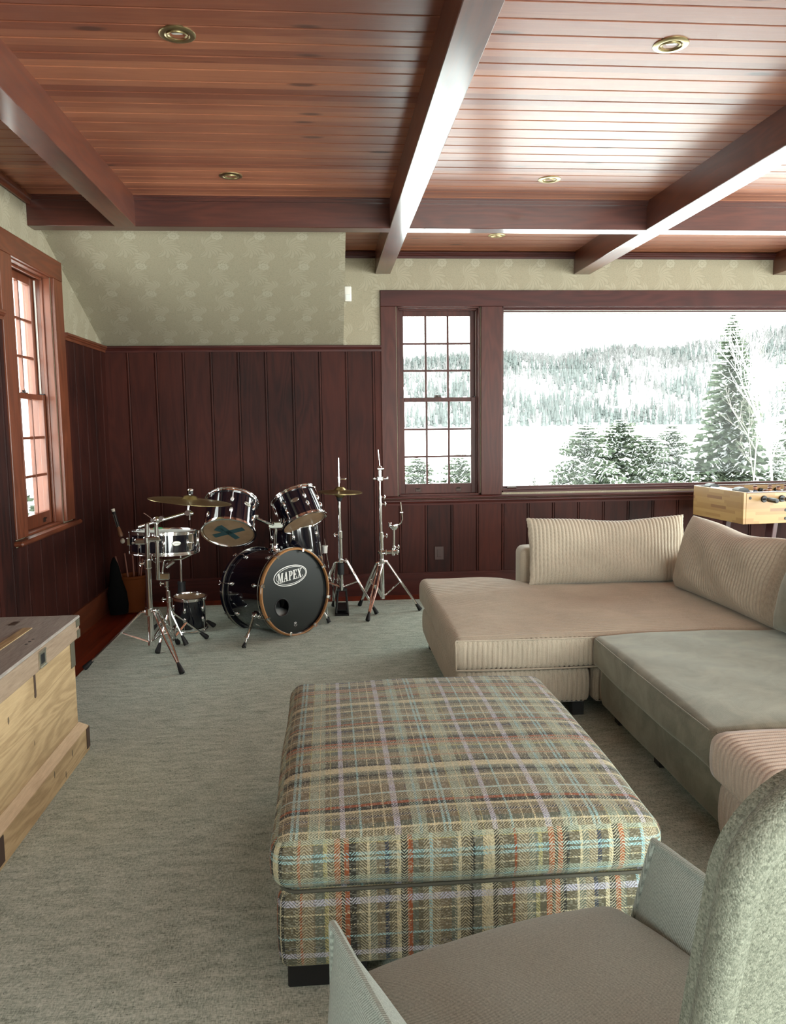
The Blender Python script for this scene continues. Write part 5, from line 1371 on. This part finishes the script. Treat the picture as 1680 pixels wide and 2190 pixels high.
def rod(u, heads, handle_near, a=0):
    mb = MB(); z = ZT-.055; y0, y1 = (-.16, ftw+.05) if handle_near else (-.05, ftw+.16)
    mb.cyl(FT @ Vector((u, y0, z)), FT @ Vector((u, y1, z)), .0075); r = mb.build('rod', m_steel, ft)
    for y in (-.003, ftw+.003):
        s = -1 if y < 0 else 1
        mb = MB(); mb.cyl(FT @ Vector((u, y, z)), FT @ Vector((u, y+s*.010, z)), .027, .024, 24); mb.cyl(FT @ Vector((u, y-s*.025, z)), FT @ Vector((u, y-s*.045, z)), .020, seg=20); mb.build('bearing', m_black, r)
    mb = MB(); e = -1 if handle_near else 1; yy = -.05 if handle_near else ftw+.05
    mb.lathe([(0, 0), (.014, 0), (.019, .010), (.019, .09), (.016, .11), (0, .112)], frame(dv*e, FT @ Vector((u, yy, z))), 8); mb.build('handle', m_black, r)
    for y in heads:
        c = FT @ Vector((u, y, z))
        mb = MB(); mb.box((-.014, -.012, -.03), (.014, .012, .018), Matrix.Translation(c), bev=.004); mb.box((-.006, -.006, -.085), (.006, .006, -.03), Matrix.Translation(c), bev=.002); mb.box((-.009, -.012, -.10), (.009, .010, -.085), Matrix.Translation(c), bev=.003)
        mb.build('player_figure', m_shirt, r)
        mb = MB(); mb.sph(c+Vector((0, 0, .034)), .0175, (1, 1, 1.15)); mb.build('figure_head', m_skin, r)
        mb = MB(); mb.sph(c+Vector((0, .001, .046)), .0175, (1.05, 1.05, .6)); mb.build('figure_cap', m_hair, r)
rod(.17, (ftw*.5,), True)
for k, (hs_, near) in enumerate((((.2, .52), True), ((.17, .36, .55), False), ((.13, .24, .35, .46, .57), True), ((.13, .24, .35, .46, .57), False), ((.17, .36, .55), True), ((.2, .52), False), ((.36,), False))):
    rod(.17+.15*(k+1), hs_, near)
mb = MB()
for u, z in ((.055, ZT-.045), (.36, .80), (.36, .735), (1.0, .80)): mb.cyl(FT @ Vector((u, .001, z)), FT @ Vector((u, -.004, z)), .012, .010, 16)
mb.build('bolt_caps', m_black, ft)
m_leg = plain('dark_maroon_leg', (.05, .012, .014), .35)
for u, y, sx, sy_ in ((.30, .07, -.10, -.02), (.30, ftw-.07, -.10, .02), (LEN-.30, .07, .1, -.02), (LEN-.30, ftw-.07, .1, .02)):
    mb = MB(); mb.bar(FT @ Vector((u, y, ZBm)), FT @ Vector((u+sx, y+sy_, GZ)), .075, .045, bev=.004); lg = mb.build('leg', m_leg, ft)
    mb = MB(); q = FT @ Vector((u+sx, y+sy_, GZ)); mb.cyl(q, q+Vector((0, 0, .02)), .03); mb.build('leveller', m_rubber, lg)

# ================================================================== outdoors
GO = -3.5
gx = np.linspace(-500, 1100, 90); gy = np.concatenate([np.linspace(YB+2, 120, 30), np.linspace(130, 860, 40)])
X, Y = np.meshgrid(gx, gy, indexing='ij')
Z = GO-.6+ (np.clip(60-Y, 0, 60)/60)**2*1.2+.25*np.sin(X*.05)*np.sin(Y*.06)
V = np.stack([X, Y, Z], -1).reshape(-1, 3); i, j = np.meshgrid(np.arange(len(gx)-1), np.arange(len(gy)-1), indexing='ij')
a = i*len(gy)+j; F = np.stack([a, a+len(gy), a+len(gy)+1, a+1], -1).reshape(-1, 4)
struct(raw_obj('snow_field', V, F, m_snow, None), 'white snow plain outside')
def hill_z(x, d):
    """height above the plain at depth d behind the shore"""
    px = x/840*1700
    crest = 82+.080*(x-200)*(1 if x > 200 else .55)+6*math.sin(x*.011)+3*math.sin(x*.033+1)
    t = min(1, max(0, d/260)); return crest*(t*t*(3-2*t))**.8+2.2*math.sin(x*.05+d*.03)*t
Xh = np.linspace(-700, 1300, 130); Dh = np.linspace(0, 420, 40)
V = [(x, 840+8*math.sin(x*.013)+d, GO-.7+hill_z(x, d)) for x in Xh for d in Dh]
i, j = np.meshgrid(np.arange(129), np.arange(39), indexing='ij'); a = i*40+j; F = np.stack([a, a+40, a+41, a+1], -1).reshape(-1, 4)
struct(raw_obj('snow_hill', np.array(V), F, m_snow, None), 'snowy wooded hill on the far shore')
rnd = random.Random(4)
def vis(px): 
    r = ray(px, 900); return r.x/r.y
con_v, con_f, dec_v, dec_f = [], [], [], []
xa, xb = vis(840)*860, vis(1720)*1150
for k in range(9000):
    d = 255*rnd.random()**.85-2; x = xa-30+(xb-xa+60)*rnd.random(); yy = 840+8*math.sin(x*.013)+d
    nzz = math.sin(x*.021+d*.05)+math.sin(x*.047-d*.02+2)+math.sin(x*.009)*.8
    dens = .75 if d < 45 or d > 150 else .55
    if rnd.random() > dens+.15*nzz: continue
    z = GO-1+hill_z(x, d)
    if (nzz > .3 and rnd.random() < .75) or (d < 40 and rnd.random() < .55) or rnd.random() < .12:
        h = rnd.uniform(9, 19); r = h*.17; b = len(con_v)
        for l in range(3):
            zb_, zt_ = z+h*(.05+.28*l), z+h*(.48+.26*l); rr = r*(1-.28*l)
            b = len(con_v); a0 = rnd.random()*6
            for q in range(6): con_v.append((x+rr*math.cos(a0+q*PI/3)*rnd.uniform(.8, 1.1), yy+rr*math.sin(a0+q*PI/3), zb_+rnd.uniform(-.4, .4)))
            con_v.append((x, yy, zt_)); con_f += [(b+q, b+(q+1) % 6, b+6) for q in range(6)]
    else:
        h = rnd.uniform(9, 17)
        for q in range(9):
            lean = rnd.uniform(-.30, .30) if q else 0; w0 = .55 if q else .6; z0 = z+(h*rnd.uniform(.1, .45) if q else 0); L = (h-(z0-z))*rnd.uniform(.75, 1)
            b = len(dec_v); dec_v += [(x-w0/2, yy, z0), (x+w0/2, yy, z0), (x+lean*L+.10, yy+rnd.uniform(-1, 1), z0+L), (x+lean*L-.10, yy, z0+L)]
            dec_f.append((b, b+1, b+2, b+3))
            for s in range(2):
                u = rnd.uniform(.3, .9); bx_, bz_ = x+lean*L*u, z0+L*u; e = rnd.uniform(-1, 1)*1.6
                b = len(dec_v); dec_v += [(bx_-.09, yy, bz_), (bx_+.09, yy, bz_), (bx_+e, yy+.3, bz_+rnd.uniform(1.2, 2.6)), (bx_+e-.08, yy+.3, bz_+1.6)]; dec_f.append((b, b+1, b+2, b+3))
def stuff_mesh(name, v, f, mat, label, cat):
    me = bpy.data.meshes.new(name); me.from_pydata(v, [], f); me.materials.append(mat); o = bpy.data.objects.new(name, me); COL.objects.link(o); return tag(o, label, cat, kind='stuff')
stuff_mesh('conifer_forest', con_v, con_f, m_farcon, 'dark conifers scattered over the distant snowy hillside', 'forest')
stuff_mesh('bare_forest', dec_v, dec_f, m_fardec, 'bare pale deciduous woods covering the distant hillside', 'forest')

def spruce(label, x, y, z, h, r, seed, whorls=34, nb=9, cat='spruce tree', snow=.35, taper=.85, group=None, gap=0.0, lean=0.0):
    rn = random.Random(seed)
    t = thing('spruce_tree', label, cat, (x, y, z), group=group)
    mb = MB(); mb.tube([(x, y, z), (x+lean*.5, y, z+h*.5), (x+lean, y, z+h)], .1, 6, rad=[h*.014+.03, h*.009+.015, .008]); mb.build('trunk', m_bark, t)
    gv, gf, sv, sf = [], [], [], []
    for w in range(whorls):
        u = (w+rn.uniform(-.3, .3))/whorls; u = max(.02, min(.99, u)); L = r*(1-u)**taper*(1.0 if u > .08 else .85)+.05*r
        hz = z+h*u
        for b in range(nb if u < .8 else max(4, nb-3)):
            if rn.random() < gap: continue
            a = rn.uniform(0, 2*PI); l = L*rn.uniform(.62, 1.12); dx, dy = math.cos(a), math.sin(a); up = .16 if u > .6 else -.10
            nt = max(5, int(l/ (h*.013)))
            for k in range(nt):
                s = (k+.5)/nt; px_ = x+lean*u+dx*l*s;  py_ = y+dy*l*s; pz_ = hz+l*(up*s-.34*s*s+.22*s**4)
                wd = ((1-s*.55)*l*.20+.035*h/10)*1.35; le = l/nt*2.0
                for sd_ in (-1, 1):
                    q = rn.uniform(.5, 1.15)
                    ex, ey = px_+dx*le*.8-dy*sd_*wd*q, py_+dy*le*.8+dx*sd_*wd*q; ez = pz_-wd*rn.uniform(.15, .75)
                    tgt, tf = (sv, sf) if rn.random() < snow*.55 else (gv, gf)
                    i0 = len(tgt); lift = .02 if tgt is sv else 0
                    tgt += [(px_-dx*le*.4, py_-dy*le*.4, pz_+lift), (px_+dx*le*.6, py_+dy*le*.6, pz_+lift-.01), (ex, ey, ez+lift), (px_+(ex-px_)*.5-dx*le*.5, py_+(ey-py_)*.5-dy*le*.5, (pz_+ez)/2-wd*.35+lift)]
                    tf += [(i0, i0+1, i0+2, i0+3)]
    def part(nm, v, f, m):
        me = bpy.data.meshes.new(nm); me.from_pydata([(p[0]-x, p[1]-y, p[2]-z) for p in v], [], f); me.materials.append(m); o = bpy.data.objects.new(nm, me); COL.objects.link(o); o.parent = t; return o
    part('needles', gv, gf, m_needle); part('snow_on_branches', sv, sf, m_snow)
    return t
def at(px, D, zz=0): return (ray(px, 900).x/ray(px, 900).y)*D
def zt(px, py, D): return pY(px, py, D).z
D = 60
gz = zt(1400, 1040, D)-.6
spruce('tall snow-dusted spruce rising above the skyline', at(1560, D), D, gz, zt(1560, 668, D)-gz, 3.1, 11, 64, 11, snow=.25, taper=.82)
spruce('half-dead thin spruce right beside the tall one', at(1596, D), D+2, gz, zt(1596, 775, D+2)-gz, 1.7, 17, 40, 6, snow=.35, gap=.45)
for px, py, D_, r, s, lab in ((1252, 905, 58, 2.5, 21, 'leftmost young spruce of the clump below the skyline'), (1290, 935, 61, 2.0, 22, 'second young spruce in the clump, shorter than the left one'), (1328, 893, 60, 2.6, 23, 'middle young spruce of the clump with a pointed top'), (1388, 930, 59, 2.2, 24, 'rounder young spruce right of the clump middle'), (1437, 905, 60, 2.0, 25, 'rightmost young spruce of the clump, next to the tall tree')):
    spruce(lab, at(px, D_), D_, gz, zt(px, py, D_)-gz, r*1.35, s, 30, 14, snow=.36, taper=.62)
spruce('tiny spruce sapling alone in the snow', at(1143, 55), 55, zt(1143, 1040, 55), zt(1143, 1000, 55)-zt(1143, 1040, 55), .55, 31, 14, 6, snow=.3)
spruce('small spruce seen through the bottom left panes of the narrow window', at(892, 50), 50, zt(892, 1075, 50), zt(892, 975, 50)-zt(892, 1075, 50), 2.0, 32, 28, 10, snow=.25, taper=.6)
spruce('small spruce seen through the bottom right panes of the narrow window', at(985, 50), 50, zt(985, 1075, 50), zt(985, 968, 50)-zt(985, 1075, 50), 2.1, 33, 28, 10, snow=.25, taper=.6)
spruce('low spruce partly behind the foosball table', at(1662, 58), 58, gz, zt(1662, 925, 58)-gz, 1.5, 34, 26, 8, snow=.35)
spruce('spruce cut off by the right edge of the view', at(1690, 66), 66, gz, zt(1690, 700, 66)-gz, 1.8, 35, 44, 7, snow=.4, gap=.3)
def bare_tree(label, x, y, z, h, seed, mat=m_birch, spread=.5):
    rn = random.Random(seed); mb = MB()
    def br(p, d, l, r, dep):
        pts = [p]; q = p
        for k in range(3):
            d = (d+Vector((rn.uniform(-.2, .2), rn.uniform(-.2, .2), rn.uniform(-.05, .15)))).normalized(); q = q+d*l/3; pts.append(q)
            if dep > 0 and k < 3:
                for _ in range(2 if dep > 1 else 2):
                    if rn.random() < .85: br(q, (d+Vector((rn.uniform(-1, 1), rn.uniform(-1, 1), rn.uniform(-.1, .6)))*spread*1.6).normalized(), l*rn.uniform(.45, .65), r*.5, dep-1)
        mb.tube(pts, r, 4, rad=[r, r*.85, r*.7, r*.5])
    br(Vector((x, y, z)), Vector((0, 0, 1)), h, h*.011, 3)
    return tag(mb.build('bare_tree', mat), label, 'tree')
bare_tree('thin bare birch with snowy branches right of the tall spruce', at(1660, 56), 56, gz-.3, 8.6, 3, spread=.4)
bare_tree('slender bare tree standing between the tall spruce and the birch', at(1615, 50), 50, gz-.3, 6.0, 9, m_bark)
# what the left window looks onto: snowy trees close to the house
GL = -1.2
mb = MB(); mb.box((-60, -30, GL-.5), (XL-1.0, 120, GL), bev=0); tag(struct(mb.build('snow_bank', m_snow)), 'snow outside the left window')
for k, (x, y, h, s, lab) in enumerate(((-9.5, 22, 7, 41, 'dark snowy tree outside the left window, nearest the sash'), (-13.0, 25, 8, 42, 'second snowy tree farther off outside the left window'))):
    spruce(lab, x, y, GL, h, 1.9, s, 30, 8, snow=.5)
bpy.context.view_layer.update()
